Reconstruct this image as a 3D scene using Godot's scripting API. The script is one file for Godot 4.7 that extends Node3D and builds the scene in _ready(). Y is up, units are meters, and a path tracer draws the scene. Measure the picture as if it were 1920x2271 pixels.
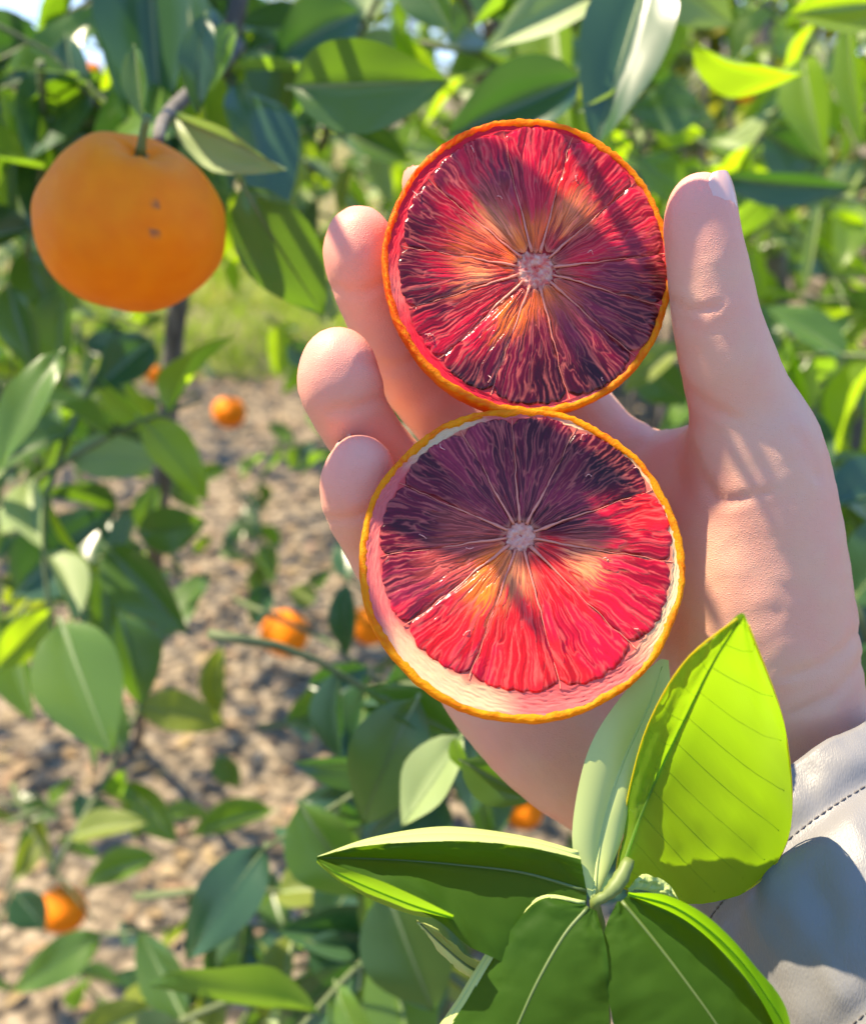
extends Node3D
# A hand holds two halves of a blood orange in a sunny citrus grove.

const F := 2435.1            # focal length in pixels of the 1920 x 2271 photograph, for a vertical field of view of 50 degrees
const CAM := Vector3(0, 1.22, 0)
const PITCH := 22.0
var cam_basis := Basis(Vector3.RIGHT, deg_to_rad(-PITCH))
var rng := RandomNumberGenerator.new()
var to_sun := (cam_basis * Vector3(-0.44, 0.82, 0.20)).normalized()
var M := {}                  # materials
var names := {}

# ---------------------------------------------------------------- helpers
func lin(r: float, g: float, b: float, a := 1.0) -> Color:
	return Color(r, g, b, a).linear_to_srgb()

func at(px: float, py: float, d: float) -> Vector3:      # a point seen at that place of the photograph, d metres along the view axis
	return CAM + cam_basis * Vector3((px - 960.0) / F * d, -(py - 1135.5) / F * d, -d)

func on_ground(px: float, py: float, h := 0.0) -> Vector3:
	var dir := at(px, py, 1.0) - CAM
	return CAM + dir * ((CAM.y - h) / maxf(-dir.y, 0.02))

func numbered(called: String) -> String:
	var n: int = names.get(called, 0)
	names[called] = n + 1
	return called if n == 0 else "%s_%03d" % [called, n]

func tag(o: Node, label := "", category := "", group := "", kind := "") -> void:
	if label: o.set_meta("label", label)
	if category: o.set_meta("category", category)
	if group: o.set_meta("group", group)
	if kind: o.set_meta("kind", kind)

func thing(called: String, label: String, category: String, where := Vector3.ZERO, group := "") -> Node3D:
	var o := Node3D.new()
	o.name = numbered(called)
	o.position = where
	add_child(o)
	tag(o, label, category, group)
	return o

func part(called: String, mesh: Mesh, mat: Material, parent: Node) -> MeshInstance3D:
	var o := MeshInstance3D.new()
	o.mesh = mesh
	if mat: o.material_override = mat
	var k := "%d/%s" % [parent.get_instance_id(), called]
	if parent == self:
		o.name = numbered(called)
	else:
		var n: int = names.get(k, 0)
		names[k] = n + 1
		o.name = called if n == 0 else "%s_%03d" % [called, n]
	parent.add_child(o)
	return o

# a grid of points becomes a smooth mesh; it faces «toward», or outwards from its middle
func sheet(p: PackedVector3Array, nu: int, nv: int, cols = null, toward = null, into: ArrayMesh = null) -> ArrayMesh:
	var mid := Vector3.ZERO
	for v in p: mid += v
	mid /= p.size()
	var sum := 0.0
	for j in range(0, nv - 1):
		for i in range(0, nu - 1, 3):
			var a := p[j * nu + i]
			var n := (p[j * nu + nu + i] - a).cross(p[j * nu + i + 1] - a)
			sum += n.dot(toward if toward != null else a - mid)
	var st := SurfaceTool.new()
	st.begin(Mesh.PRIMITIVE_TRIANGLES)
	for k in p.size():
		if cols != null: st.set_color(cols[k])
		st.set_uv(Vector2(float(k % nu) / (nu - 1), float(k / nu) / (nv - 1)))
		st.add_vertex(p[k])
	for j in nv - 1:
		for i in nu - 1:
			var a := j * nu + i
			var q := [a, a + 1, a + nu, a + 1, a + nu + 1, a + nu] if sum > 0.0 else [a, a + nu, a + 1, a + 1, a + nu, a + nu + 1]
			for x in q: st.add_index(x)
	st.generate_normals()
	return st.commit(into)

func tube(pts: Array, radii: Array, sides := 8, into: ArrayMesh = null, close := true) -> ArrayMesh:
	var p := PackedVector3Array()
	var n := pts.size()
	var side := Vector3.ZERO
	var rows := 0
	for j in n:
		var d: Vector3 = (pts[mini(j + 1, n - 1)] - pts[maxi(j - 1, 0)]).normalized()
		if side == Vector3.ZERO:
			side = d.cross(Vector3(0.31, 0.2, 0.93)).normalized()
		side = (side - d * side.dot(d)).normalized()
		var up := d.cross(side)
		var rs: Array = [radii[j]]
		if close and j == 0: rs = [0.0002, radii[j]]
		if close and j == n - 1: rs = [radii[j], 0.0002]
		for r in rs:
			rows += 1
			for i in sides + 1:
				var a := TAU * i / sides
				p.append(pts[j] + (side * cos(a) + up * sin(a)) * r)
	# outward facing is told from the tube's own axis
	var st_cols = null
	var m := sheet(p, sides + 1, rows, st_cols, null, into) if n < 3 else sheet_tube(p, sides + 1, rows, into)
	return m

func sheet_tube(p: PackedVector3Array, nu: int, nv: int, into: ArrayMesh = null) -> ArrayMesh:
	var st := SurfaceTool.new()
	st.begin(Mesh.PRIMITIVE_TRIANGLES)
	var sum := 0.0
	for j in nv - 1:
		var mid := Vector3.ZERO
		for i in nu - 1: mid += p[j * nu + i]
		mid /= nu - 1
		for i in nu - 1:
			var a := p[j * nu + i]
			sum += (p[j * nu + nu + i] - a).cross(p[j * nu + i + 1] - a).dot(a - mid)
	for k in p.size():
		st.set_uv(Vector2(float(k % nu) / (nu - 1), float(k / nu) / (nv - 1)))
		st.add_vertex(p[k])
	for j in nv - 1:
		for i in nu - 1:
			var a := j * nu + i
			var q := [a, a + 1, a + nu, a + 1, a + nu + 1, a + nu] if sum > 0.0 else [a, a + nu, a + 1, a + 1, a + nu, a + nu + 1]
			for x in q: st.add_index(x)
	st.generate_normals()
	return st.commit(into)

func spline(pts: Array, n: int) -> Array:               # Catmull-Rom through the points, n samples, works on Vector2 or Vector3
	var out := []
	var m := pts.size()
	for k in n:
		var t := float(k) / (n - 1) * (m - 1)
		var i := mini(int(t), m - 2)
		var f := t - i
		var a = pts[i]
		var b = pts[i + 1]
		var pa = pts[i - 1] if i > 0 else a * 2.0 - b
		var pb = pts[i + 2] if i + 2 < m else b * 2.0 - a
		out.append(a.cubic_interpolate(b, pa, pb, f))
	return out

func seen(pts: Array, n: int) -> Array:                  # the same through points given as (photograph x, y, depth in mm)
	var w := []
	for p in pts: w.append(at(p.x, p.y, p.z * 0.001))
	return spline(w, n)

func noise(kind: int, freq: float, sd: int, octaves := 1) -> FastNoiseLite:
	var f := FastNoiseLite.new()
	f.noise_type = kind
	f.frequency = freq
	f.seed = sd
	f.fractal_type = FastNoiseLite.FRACTAL_FBM if octaves > 1 else FastNoiseLite.FRACTAL_NONE
	f.fractal_octaves = octaves
	return f

func tex(freq: float, sd: int, octaves := 4, size := 512, kind := FastNoiseLite.TYPE_SIMPLEX_SMOOTH, ramp: Gradient = null, as_normal := false) -> NoiseTexture2D:
	var t := NoiseTexture2D.new()
	t.width = size
	t.height = size
	t.seamless = true
	t.noise = noise(kind, freq, sd, octaves)
	if ramp: t.color_ramp = ramp
	if as_normal:
		t.as_normal_map = true
		t.bump_strength = 4.0
	return t

func ramp(offsets: Array, colors: Array) -> Gradient:
	var g := Gradient.new()
	g.offsets = PackedFloat32Array(offsets)
	g.colors = PackedColorArray(colors)
	return g

# ---------------------------------------------------------------- materials
func plain(c: Color, rough: float, spec := 0.5) -> StandardMaterial3D:
	var m := StandardMaterial3D.new()
	m.albedo_color = c
	m.roughness = rough
	m.metallic_specular = spec
	return m

func leaf_mat(called: String, c: Array, rough: float, through: Array, share: float) -> StandardMaterial3D:
	var m := plain(lin(c[0], c[1], c[2]), rough)
	m.resource_name = called
	m.backlight_enabled = true
	m.backlight = lin(through[0] * share, through[1] * share, through[2] * share)
	M[called] = m
	return m

func make_materials() -> void:
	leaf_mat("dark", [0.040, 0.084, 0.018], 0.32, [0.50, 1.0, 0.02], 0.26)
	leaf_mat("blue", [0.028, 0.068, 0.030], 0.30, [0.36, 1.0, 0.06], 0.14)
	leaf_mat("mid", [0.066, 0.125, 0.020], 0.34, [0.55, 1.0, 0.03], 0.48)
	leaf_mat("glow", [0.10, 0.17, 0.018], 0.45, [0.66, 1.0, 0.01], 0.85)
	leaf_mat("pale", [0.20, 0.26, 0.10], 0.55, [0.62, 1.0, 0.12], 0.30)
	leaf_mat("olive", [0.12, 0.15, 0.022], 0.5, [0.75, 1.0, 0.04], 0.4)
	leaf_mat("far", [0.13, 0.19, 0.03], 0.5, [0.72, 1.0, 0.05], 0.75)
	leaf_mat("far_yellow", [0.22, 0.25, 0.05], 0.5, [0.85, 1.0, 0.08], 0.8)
	leaf_mat("dry", [0.27, 0.19, 0.105], 0.85, [1.0, 0.7, 0.35], 0.2)
	M.rib = plain(lin(0.16, 0.22, 0.075), 0.5)
	M.vein = plain(lin(0.050, 0.082, 0.014), 0.5)
	M.rib_near = plain(lin(0.085, 0.125, 0.025), 0.5)
	var bark := plain(Color.WHITE, 0.9)
	bark.albedo_texture = tex(0.02, 5, 5, 256, FastNoiseLite.TYPE_SIMPLEX_SMOOTH, ramp([0.2, 0.5, 0.8], [lin(0.05, 0.045, 0.04), lin(0.13, 0.115, 0.10), lin(0.22, 0.20, 0.17)]))
	bark.uv1_triplanar = true
	bark.uv1_scale = Vector3(9, 3, 9)
	M.bark = bark
	M.twig = plain(lin(0.10, 0.13, 0.05), 0.7)
	M.stem = plain(lin(0.13, 0.17, 0.04), 0.55)

# ---------------------------------------------------------------- ready
func _ready() -> void:
	rng.seed = 20240211
	var cam := Camera3D.new()
	cam.name = "camera"
	cam.transform = Transform3D(cam_basis, CAM)
	cam.fov = 50.0
	cam.near = 0.02
	cam.far = 400.0
	var lens := CameraAttributesPhysical.new()
	lens.frustum_focal_length = 12.0 / tan(deg_to_rad(25.0))
	lens.frustum_focus_distance = 0.258
	lens.frustum_near = 0.02
	lens.frustum_far = 400.0
	lens.exposure_aperture = lens.frustum_focal_length / 3.3   # an opening of 3.3 mm
	cam.attributes = lens
	add_child(cam)

	var env := Environment.new()
	env.background_mode = Environment.BG_SKY
	var sky := Sky.new()
	var sm := ProceduralSkyMaterial.new()
	sm.sky_top_color = Color(0.42, 0.57, 0.80)
	sm.sky_horizon_color = Color(0.72, 0.82, 0.94)
	sm.sky_curve = 0.16
	sm.ground_bottom_color = Color(0.30, 0.29, 0.24)
	sm.ground_horizon_color = Color(0.55, 0.58, 0.55)
	sm.sun_angle_max = 25.0
	sky.sky_material = sm
	env.sky = sky
	env.background_energy_multiplier = 0.95
	env.tonemap_mode = Environment.TONE_MAPPER_LINEAR
	env.tonemap_exposure = 2.65
	env.sdfgi_enabled = true
	env.ssao_enabled = true
	env.ssil_enabled = true
	var we := WorldEnvironment.new()
	we.name = "world"
	we.environment = env
	add_child(we)

	var sun := DirectionalLight3D.new()
	sun.name = "sun"
	sun.basis = Basis.looking_at(-to_sun, Vector3.UP)
	sun.light_color = Color(1.0, 0.93, 0.80)
	sun.light_energy = 1.6
	sun.light_angular_distance = 0.5
	sun.shadow_enabled = true
	add_child(sun)

	make_materials()
	build_ground()
	build_far_trees()
	build_near_trees()
	build_hanging_fruit()
	build_person()
	build_orange_halves()
	build_sprig()

# ---------------------------------------------------------------- ground
func build_ground() -> void:
	var soil := plain(Color.WHITE, 0.95, 0.2)
	soil.albedo_texture = tex(0.03, 11, 6, 1024, FastNoiseLite.TYPE_SIMPLEX_SMOOTH, ramp([0.25, 0.45, 0.6, 0.8], [lin(0.07, 0.058, 0.045), lin(0.15, 0.118, 0.082), lin(0.23, 0.182, 0.125), lin(0.37, 0.30, 0.21)]))
	soil.uv1_triplanar = true
	soil.uv1_world_triplanar = true
	soil.uv1_scale = Vector3(0.9, 0.9, 0.9)
	var n := noise(FastNoiseLite.TYPE_SIMPLEX_SMOOTH, 0.9, 3, 5)
	var p := PackedVector3Array()
	var nu := 150
	var nv := 150
	for j in nv:
		var z := 3.0 - pow(float(j) / (nv - 1), 2.2) * 303.0
		for i in nu:
			var u := float(i) / (nu - 1) * 2.0 - 1.0
			var x := signf(u) * pow(absf(u), 2.4) * 150.0 + u * 2.5
			p.append(Vector3(x, n.get_noise_2d(x, z) * 0.05 + n.get_noise_2d(x * 6.0, z * 6.0) * 0.012, z))
	tag(part("ground", sheet(p, nu, nv, null, Vector3.UP), soil, self), "dry tan soil of the grove floor in dappled sun", "ground", "", "structure")
	# litter: fallen leaves, clods and small stones that nobody could count
	var dl := leaf_mesh(0.35, 0.25, 0.05, 5, 2, false)
	scatter("fallen_leaves", "dry tan leaves fallen on the soil beneath the citrus trees", "fallen leaves", dl, [M.dry], 9000, func(k):
		var q := Vector3(rng.randf_range(-2.6, 2.2), 0.012, -rng.randf_range(0.35, 5.5))
		var s := rng.randf_range(0.014, 0.055)
		return Transform3D(Basis.from_euler(Vector3(-PI / 2 + rng.randf_range(-0.22, 0.22), rng.randf() * TAU, rng.randf_range(-0.22, 0.22)), EULER_ORDER_YXZ).scaled_local(Vector3(s * 0.5, s, s * 0.6)), q),
		func(k):
			var v := rng.randf_range(0.55, 1.25)
			return Color(v, v * rng.randf_range(0.9, 1.05), v * rng.randf_range(0.8, 1.1)))
	var clod := SphereMesh.new()
	clod.radius = 0.5
	clod.height = 0.8
	clod.radial_segments = 7
	clod.rings = 4
	var cm := plain(lin(0.20, 0.150, 0.105), 0.95, 0.2)
	scatter("clods", "small clods of dry earth and pebbles strewn over the grove floor", "clods", clod, [cm], 2600, func(k):
		var q := Vector3(rng.randf_range(-2.6, 2.2), 0.004, -rng.randf_range(0.35, 5.0))
		var s := 0.003 + 0.013 * pow(rng.randf(), 4.0)
		return Transform3D(Basis.from_euler(Vector3(rng.randf() * 3, rng.randf() * 3, rng.randf() * 3)).scaled_local(Vector3(s, s * 0.7, s * 1.2)), q),
		func(k):
			var v := rng.randf_range(0.5, 1.5)
			return Color(v, v, v))
	# the sunlit grass patch behind the bare soil
	var blade := blade_mesh()
	var gm := leaf_mat("grass", [0.34, 0.42, 0.07], 0.6, [0.8, 1.0, 0.08], 0.9)
	var c := on_ground(590, 700)
	scatter("grass", "bright green grass growing in the sun beyond the bare soil", "grass", blade, [gm], 16000, func(k):
		var q := c + Vector3(rng.randf_range(-1.5, 1.2), 0, rng.randf_range(-3.2, 1.3))
		q.z += absf(q.x - c.x) * 0.15
		q.y = 0.0
		var s := rng.randf_range(0.06, 0.17)
		return Transform3D(Basis.from_euler(Vector3(rng.randf_range(-1.1, 1.1), rng.randf() * TAU, rng.randf_range(-1.1, 1.1))).scaled_local(Vector3(s, s, s)), q),
		func(k):
			var v := rng.randf_range(0.6, 1.3)
			return Color(v, v, v * 0.8))

	var dry := leaf_mat("dry_grass", [0.56, 0.52, 0.24], 0.8, [1.0, 0.95, 0.4], 0.8)
	scatter("dry_grass", "pale yellow dry grass in full sun far behind the bare soil", "dry grass", blade, [dry], 14000, func(k):
		var z := -6.0 - 16.0 * pow(rng.randf(), 1.5)
		var q := Vector3(z * rng.randf_range(-0.12, 0.45), 0.0, z)
		var s := rng.randf_range(0.10, 0.26)
		return Transform3D(Basis.from_euler(Vector3(rng.randf_range(-1.1, 1.1), rng.randf() * TAU, rng.randf_range(-1.1, 1.1))).scaled_local(Vector3(s, s, s)), q),
		func(k):
			var v := rng.randf_range(0.6, 1.3)
			return Color(v * rng.randf_range(0.75, 1.05), v, v * 0.8))

func blade_mesh() -> ArrayMesh:
	var p := PackedVector3Array()
	for j in 4:
		var t := j / 3.0
		for s in [-1.0, 1.0]:
			p.append(Vector3(s * 0.035 * (1.0 - t * 0.92), t, t * t * 0.35))
	return sheet(p, 2, 4, null, Vector3(0, 0.3, 1))

func scatter(called: String, label: String, category: String, mesh: Mesh, mats: Array, count: int, place: Callable, tint: Callable, parent: Node = self) -> MultiMeshInstance3D:
	var mm := MultiMesh.new()
	mm.transform_format = MultiMesh.TRANSFORM_3D
	mm.use_colors = true
	mm.mesh = mesh
	mm.instance_count = count
	for k in count:
		mm.set_instance_transform(k, place.call(k))
		mm.set_instance_color(k, tint.call(k))
	var o := MultiMeshInstance3D.new()
	o.multimesh = mm
	var m: StandardMaterial3D = mats[0].duplicate()
	m.vertex_color_use_as_albedo = true
	o.material_override = m
	o.name = numbered(called) if parent == self else called
	parent.add_child(o)
	if parent == self: tag(o, label, category, "", "stuff")
	else: tag(o, "", "", "", "stuff")
	return o

# ---------------------------------------------------------------- leaves and trees
func leaf_width(s: float) -> float:
	return pow(sin(PI * pow(s, 0.86)), 0.8) * (1.0 - 0.12 * s)

# a leaf of unit length along y and unit width, folded along its midrib and bent back towards its tip
func leaf_mesh(fold: float, curl: float, ripple: float, rows := 11, half := 3, rib := true) -> ArrayMesh:
	var p := PackedVector3Array()
	var nu := half * 2 + 1
	for j in rows:
		var s := float(j) / (rows - 1)
		var w := maxf(leaf_width(s), 0.01)
		for i in nu:
			var t := float(i - half) / half
			var x := t * w * 0.5
			p.append(Vector3(x, s - 0.04 * absf(t) * (1.0 - s), absf(x) * fold * (1.0 - 0.3 * absf(t)) - curl * s * s + ripple * sin(s * 11.0 + t * 2.0) * absf(t)))
	var m := sheet(p, nu, rows, null, Vector3(0, 0, 1))
	if rib:
		var q := PackedVector3Array()
		for j in rows:
			var s := float(j) / (rows - 1)
			for i in 3:
				var w := 0.022 * (1.2 - s)
				q.append(Vector3((i - 1) * w, s - 0.08 + 0.08 * s, -curl * s * s + (0.012 if i == 1 else 0.002) + absf(w * (i - 1)) * fold))
		m = sheet(q, 3, rows, null, Vector3(0, 0, 1), m)
		m.surface_set_material(1, M.rib)
	return m

var leaves := []
var leaf_count := {}

func put_leaf(tree: Node, base: Vector3, dir: Vector3, normal: Vector3, length: float, width: float, mat: String, variant: int) -> MeshInstance3D:
	var y := dir.normalized()
	var x := y.cross(normal).normalized()
	var z := x.cross(y).normalized()
	var o := MeshInstance3D.new()
	o.mesh = leaves[variant % leaves.size()]
	o.set_surface_override_material(0, M[mat])
	o.transform = Transform3D(Basis(x * width, y * length, z * length), base)
	var n: int = leaf_count.get(tree, 0)
	leaf_count[tree] = n + 1
	o.name = "leaf" if n == 0 else "leaf_%03d" % n
	tree.add_child(o)
	return o

func pick(mats: Array) -> String:
	return mats[rng.randi() % mats.size()]

# a thin twig from a to b with leaves in turn along it
const CLEAR := [[20, 30, 95], [508, 915, 85], [630, 1420, 105], [820, 1385, 75], [125, 668, 42], [345, 832, 46], [138, 2018, 85], [1150, 1795, 75], [206, 158, 34], [1650, 205, 34], [100, 752, 34]]

func hides(p: Vector3) -> bool:                          # would a leaf there hide one of the oranges
	var v := cam_basis.inverse() * (p - CAM)
	var q := Vector2(960.0 - v.x / v.z * F, 1135.5 + v.y / v.z * F)
	for e in CLEAR:
		if q.distance_to(Vector2(e[0], e[1])) < e[2]: return true
	return false

func twig(tree: Node, a: Vector3, b: Vector3, count: int, size: float, mats: Array, thick := 0.0022) -> void:
	var sag := (a + b) * 0.5 + Vector3(rng.randf_range(-0.03, 0.03), rng.randf_range(0.0, 0.05), rng.randf_range(-0.03, 0.03)) * (a.distance_to(b) / 0.25)
	var pts := spline([a, sag, b], 7)
	var r := []
	for k in 7: r.append(thick * (1.3 - 0.13 * k))
	part("twig", tube(pts, r, 5), M.twig, tree)
	var spin := rng.randf() * TAU
	for k in count:
		var t := 0.15 + 0.85 * float(k) / maxi(count - 1, 1)
		var i := mini(int(t * 6), 5)
		var q: Vector3 = pts[i].lerp(pts[i + 1], t * 6 - i)
		var d: Vector3 = (pts[i + 1] - pts[i]).normalized()
		spin += 2.4
		var e := d.cross(Vector3(0.3, 0.9, 0.2)).normalized()
		e = e.rotated(d, spin)
		var dir := (e * 0.9 + d * (0.55 if k < count - 1 else 2.0) + Vector3(0, -0.35, 0)).normalized()
		var nrm := (Vector3(rng.randf_range(-0.8, 0.8), rng.randf_range(0.1, 1.0), rng.randf_range(-0.3, 0.9))).normalized()
		var l := size * rng.randf_range(0.72, 1.2)
		if hides(q + dir * l * 0.5) or hides(q + dir * l) or hides(q): continue
		put_leaf(tree, q, dir, nrm, l, l * rng.randf_range(0.44, 0.56), pick(mats), rng.randi())

# leaves whose place was read off the photograph: [base x, y, tip x, y, depth in m, width in px, material, tip nearer by (m), turn of the blade]
func traced(tree: Node, list: Array) -> void:
	for e in list:
		var b := at(e[0], e[1], e[4])
		var t := at(e[2], e[3], e[4] - e[7])
		var dir := t - b
		var nrm := (CAM - b).normalized()
		nrm = nrm.rotated(dir.normalized(), e[8])
		put_leaf(tree, b, dir, nrm, dir.length(), e[5] / F * e[4] / maxf(absf(cos(e[8])), 0.35), e[6], rng.randi())

func twigs_in(tree: Node, x0: float, x1: float, y0: float, y1: float, d0: float, d1: float, count: int, per: int, size: float, mats: Array) -> void:
	for k in count:
		var d := rng.randf_range(d0, d1)
		var px := rng.randf_range(x0, x1)
		var py := rng.randf_range(y0, y1)
		if px < 190 and py < 190: py += 240                # the corner where the sky shows
		var a := at(px, py, d)
		var l := rng.randf_range(0.14, 0.26)
		var dir := Vector3(rng.randf_range(-1, 1), rng.randf_range(-0.9, 0.5), rng.randf_range(-0.7, 0.7)).normalized()
		twig(tree, a - dir * l * 0.5, a + dir * l * 0.5, per, size, mats)

func build_far_trees() -> void:
	var lm := leaf_mesh(0.4, 0.25, 0.0, 4, 1, false)
	var spots := [
		[Vector3(-4.3, 0, -6.6), 1.5, 2.4, "far_yellow"], [Vector3(-3.4, 0, -24.0), 2.4, 3.6, "far_yellow"], [Vector3(0.55, 0, -4.4), 1.15, 2.5, "far"],
		[Vector3(1.75, 0, -3.3), 1.2, 2.6, "far_yellow"], [Vector3(3.6, 0, -5.2), 1.7, 3.0, "far"], [Vector3(1.6, 0, -8.0), 1.8, 3.0, "mid"],
		[Vector3(3.2, 0, -11.5), 1.9, 3.1, "far"], [Vector3(4.4, 0, -9.5), 2.0, 3.2, "mid"], [Vector3(-0.6, 0, -27.0), 2.6, 4.0, "far"], [Vector3(0.9, 0, -13.0), 2.2, 3.6, "far"], [Vector3(8.5, 0, -12.0), 2.2, 3.6, "mid"], [Vector3(5.5, 0, -14.0), 2.4, 3.8, "far"], [Vector3(-7.4, 0, -8.5), 1.9, 3.0, "far"], [Vector3(-9.5, 0, -13.0), 2.2, 3.3, "mid"]]
	var words := ["yellow green citrus tree far left behind the bare soil", "citrus tree behind the sunlit grass patch", "citrus tree in the sun behind the upper orange half", "yellow green citrus tree behind the raised thumb",
		"broad citrus tree at the far right edge", "dark citrus tree behind the sunlit one", "citrus tree in the second row behind the thumb", "dark citrus tree in the back row at the right",
		"citrus tree in the back row left of the middle", "citrus tree in the back row at the middle", "dark citrus tree beyond the right edge of the back row", "tall citrus tree at the far right of the back row", "citrus tree beyond the left edge in the second row", "dark citrus tree beyond the left edge in the back row"]
	for k in spots.size():
		var s = spots[k]
		var root := thing("citrus_tree", words[k], "tree", s[0], "citrus trees in the rows behind")
		var top := Vector3(rng.randf_range(-0.1, 0.1), s[2] * 0.6, 0)
		part("trunk", tube(spline([Vector3(0, -0.05, 0), top * 0.5 + Vector3(0.04, 0, 0.03), top], 7), [0.07, 0.06, 0.055, 0.05, 0.045, 0.04, 0.03], 8), M.bark, root)
		for b in 7:
			var e := Vector3(cos(b * 2.4) * s[1] * 0.6, s[2] * rng.randf_range(0.45, 0.95), sin(b * 2.4) * s[1] * 0.6)
			part("branch", tube(spline([top * rng.randf_range(0.5, 0.95), top * 0.7 + e * 0.35, e], 6), [0.03, 0.025, 0.02, 0.016, 0.012, 0.006], 6), M.bark, root)
		var clumps := []
		for b in 46:
			var v := Vector3(rng.randfn(), rng.randfn(), rng.randfn()).normalized() * pow(rng.randf(), 0.45)
			clumps.append(Vector3(v.x * s[1], s[2] * 0.56 + v.y * s[2] * 0.44, v.z * s[1]))
		scatter("foliage", "", "", lm, [M[s[3]]], 3400 if k < 6 else 2000, func(i):
			var c: Vector3 = clumps[i % clumps.size()]
			var q := c + Vector3(rng.randfn(), rng.randfn() * 0.8, rng.randfn()) * 0.17
			q.y = maxf(q.y, 0.12)
			var l := rng.randf_range(0.07, 0.12)
			return Transform3D(Basis.from_euler(Vector3(rng.randf_range(-2.4, -0.4), rng.randf() * TAU, rng.randf_range(-0.6, 0.6)), EULER_ORDER_YXZ).scaled_local(Vector3(l * 0.5, l, l)), q),
			func(i):
				var v := rng.randf_range(0.6, 1.5)
				return Color(v * rng.randf_range(0.9, 1.3), v, v * 0.9), root)

func build_near_trees() -> void:
	leaves = [leaf_mesh(0.35, 0.12, 0.015), leaf_mesh(0.6, 0.22, 0.02), leaf_mesh(0.2, 0.3, 0.025), leaf_mesh(0.75, 0.05, 0.01), leaf_mesh(0.45, -0.1, 0.02)]
	# --- the young tree that carries the hanging orange
	var a := thing("citrus_tree", "young citrus tree at left whose branch carries the big hanging orange", "tree", on_ground(300, 1620))
	var aroot := a.position
	var loc := func(list, n): 
		var o := []
		for v in seen(list, n): o.append(v - aroot)
		return o
	var stem: Array = loc.call([Vector3(360, 1050, 950), Vector3(378, 860, 900), Vector3(392, 700, 860), Vector3(430, 480, 800), Vector3(462, 310, 740), Vector3(500, 130, 700), Vector3(540, -60, 690), Vector3(560, -400, 690)], 26)
	stem.push_front(Vector3(0.0, -0.05, 0.0))
	var r := []
	for k in stem.size(): r.append(lerpf(0.009, 0.005, float(k) / stem.size()))
	part("trunk", tube(stem, r, 10), M.bark, a)
	var br: Array = loc.call([Vector3(530, 100, 690), Vector3(470, 165, 600), Vector3(400, 225, 520), Vector3(362, 270, 460), Vector3(350, 318, 432)], 14)
	var r2 := []
	for k in br.size(): r2.append(lerpf(0.0048, 0.0020, float(k) / br.size()))
	part("branch", tube(br, r2, 8), M.bark, a)
	# near, singly read leaves (placed in the world, then made children)
	var la := Node3D.new()
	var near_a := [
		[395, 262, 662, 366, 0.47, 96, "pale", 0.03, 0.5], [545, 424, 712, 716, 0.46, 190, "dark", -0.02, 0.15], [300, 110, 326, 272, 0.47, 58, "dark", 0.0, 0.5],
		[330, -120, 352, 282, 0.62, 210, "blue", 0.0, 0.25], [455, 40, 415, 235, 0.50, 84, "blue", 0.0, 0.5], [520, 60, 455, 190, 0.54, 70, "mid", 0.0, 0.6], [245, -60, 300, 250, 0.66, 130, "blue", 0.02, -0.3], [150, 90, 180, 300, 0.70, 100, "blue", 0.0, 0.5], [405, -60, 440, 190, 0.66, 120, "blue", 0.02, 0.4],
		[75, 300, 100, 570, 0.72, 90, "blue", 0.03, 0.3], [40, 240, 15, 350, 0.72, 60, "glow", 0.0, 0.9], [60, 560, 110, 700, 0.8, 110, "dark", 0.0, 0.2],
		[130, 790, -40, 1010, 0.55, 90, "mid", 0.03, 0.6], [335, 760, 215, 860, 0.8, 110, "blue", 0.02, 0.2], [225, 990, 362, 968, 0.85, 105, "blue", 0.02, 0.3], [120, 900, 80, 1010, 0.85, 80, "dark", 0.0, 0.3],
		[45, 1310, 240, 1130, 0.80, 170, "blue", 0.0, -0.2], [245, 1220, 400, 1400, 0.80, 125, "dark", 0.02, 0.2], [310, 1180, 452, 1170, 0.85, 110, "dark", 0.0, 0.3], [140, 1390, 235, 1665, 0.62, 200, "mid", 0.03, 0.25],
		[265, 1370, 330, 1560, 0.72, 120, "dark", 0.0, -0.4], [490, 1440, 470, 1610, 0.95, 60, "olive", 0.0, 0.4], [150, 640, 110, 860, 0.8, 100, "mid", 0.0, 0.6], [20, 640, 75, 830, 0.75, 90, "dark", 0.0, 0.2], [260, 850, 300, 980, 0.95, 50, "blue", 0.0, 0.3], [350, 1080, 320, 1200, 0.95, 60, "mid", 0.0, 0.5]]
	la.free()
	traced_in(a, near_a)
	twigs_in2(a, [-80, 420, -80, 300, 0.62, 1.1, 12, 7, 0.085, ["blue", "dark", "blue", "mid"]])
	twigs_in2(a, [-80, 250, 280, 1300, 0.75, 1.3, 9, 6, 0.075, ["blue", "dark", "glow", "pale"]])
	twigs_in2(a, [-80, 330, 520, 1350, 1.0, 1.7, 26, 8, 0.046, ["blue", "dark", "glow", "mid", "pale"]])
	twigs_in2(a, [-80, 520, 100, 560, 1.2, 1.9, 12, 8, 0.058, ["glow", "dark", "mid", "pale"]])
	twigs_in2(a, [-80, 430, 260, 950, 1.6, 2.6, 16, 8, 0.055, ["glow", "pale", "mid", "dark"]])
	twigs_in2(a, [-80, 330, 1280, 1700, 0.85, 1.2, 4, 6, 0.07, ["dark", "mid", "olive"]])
	# unseen foliage added overhead, its clumps set sunward to dapple the soil
	var clumps := []
	for k in 60:
		var g := Vector3(rng.randf_range(-2.3, 0.35), 0, -rng.randf_range(0.7, 5.0))
		clumps.append(g + to_sun * (rng.randf_range(1.75, 2.5) / to_sun.y) - aroot)
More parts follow.
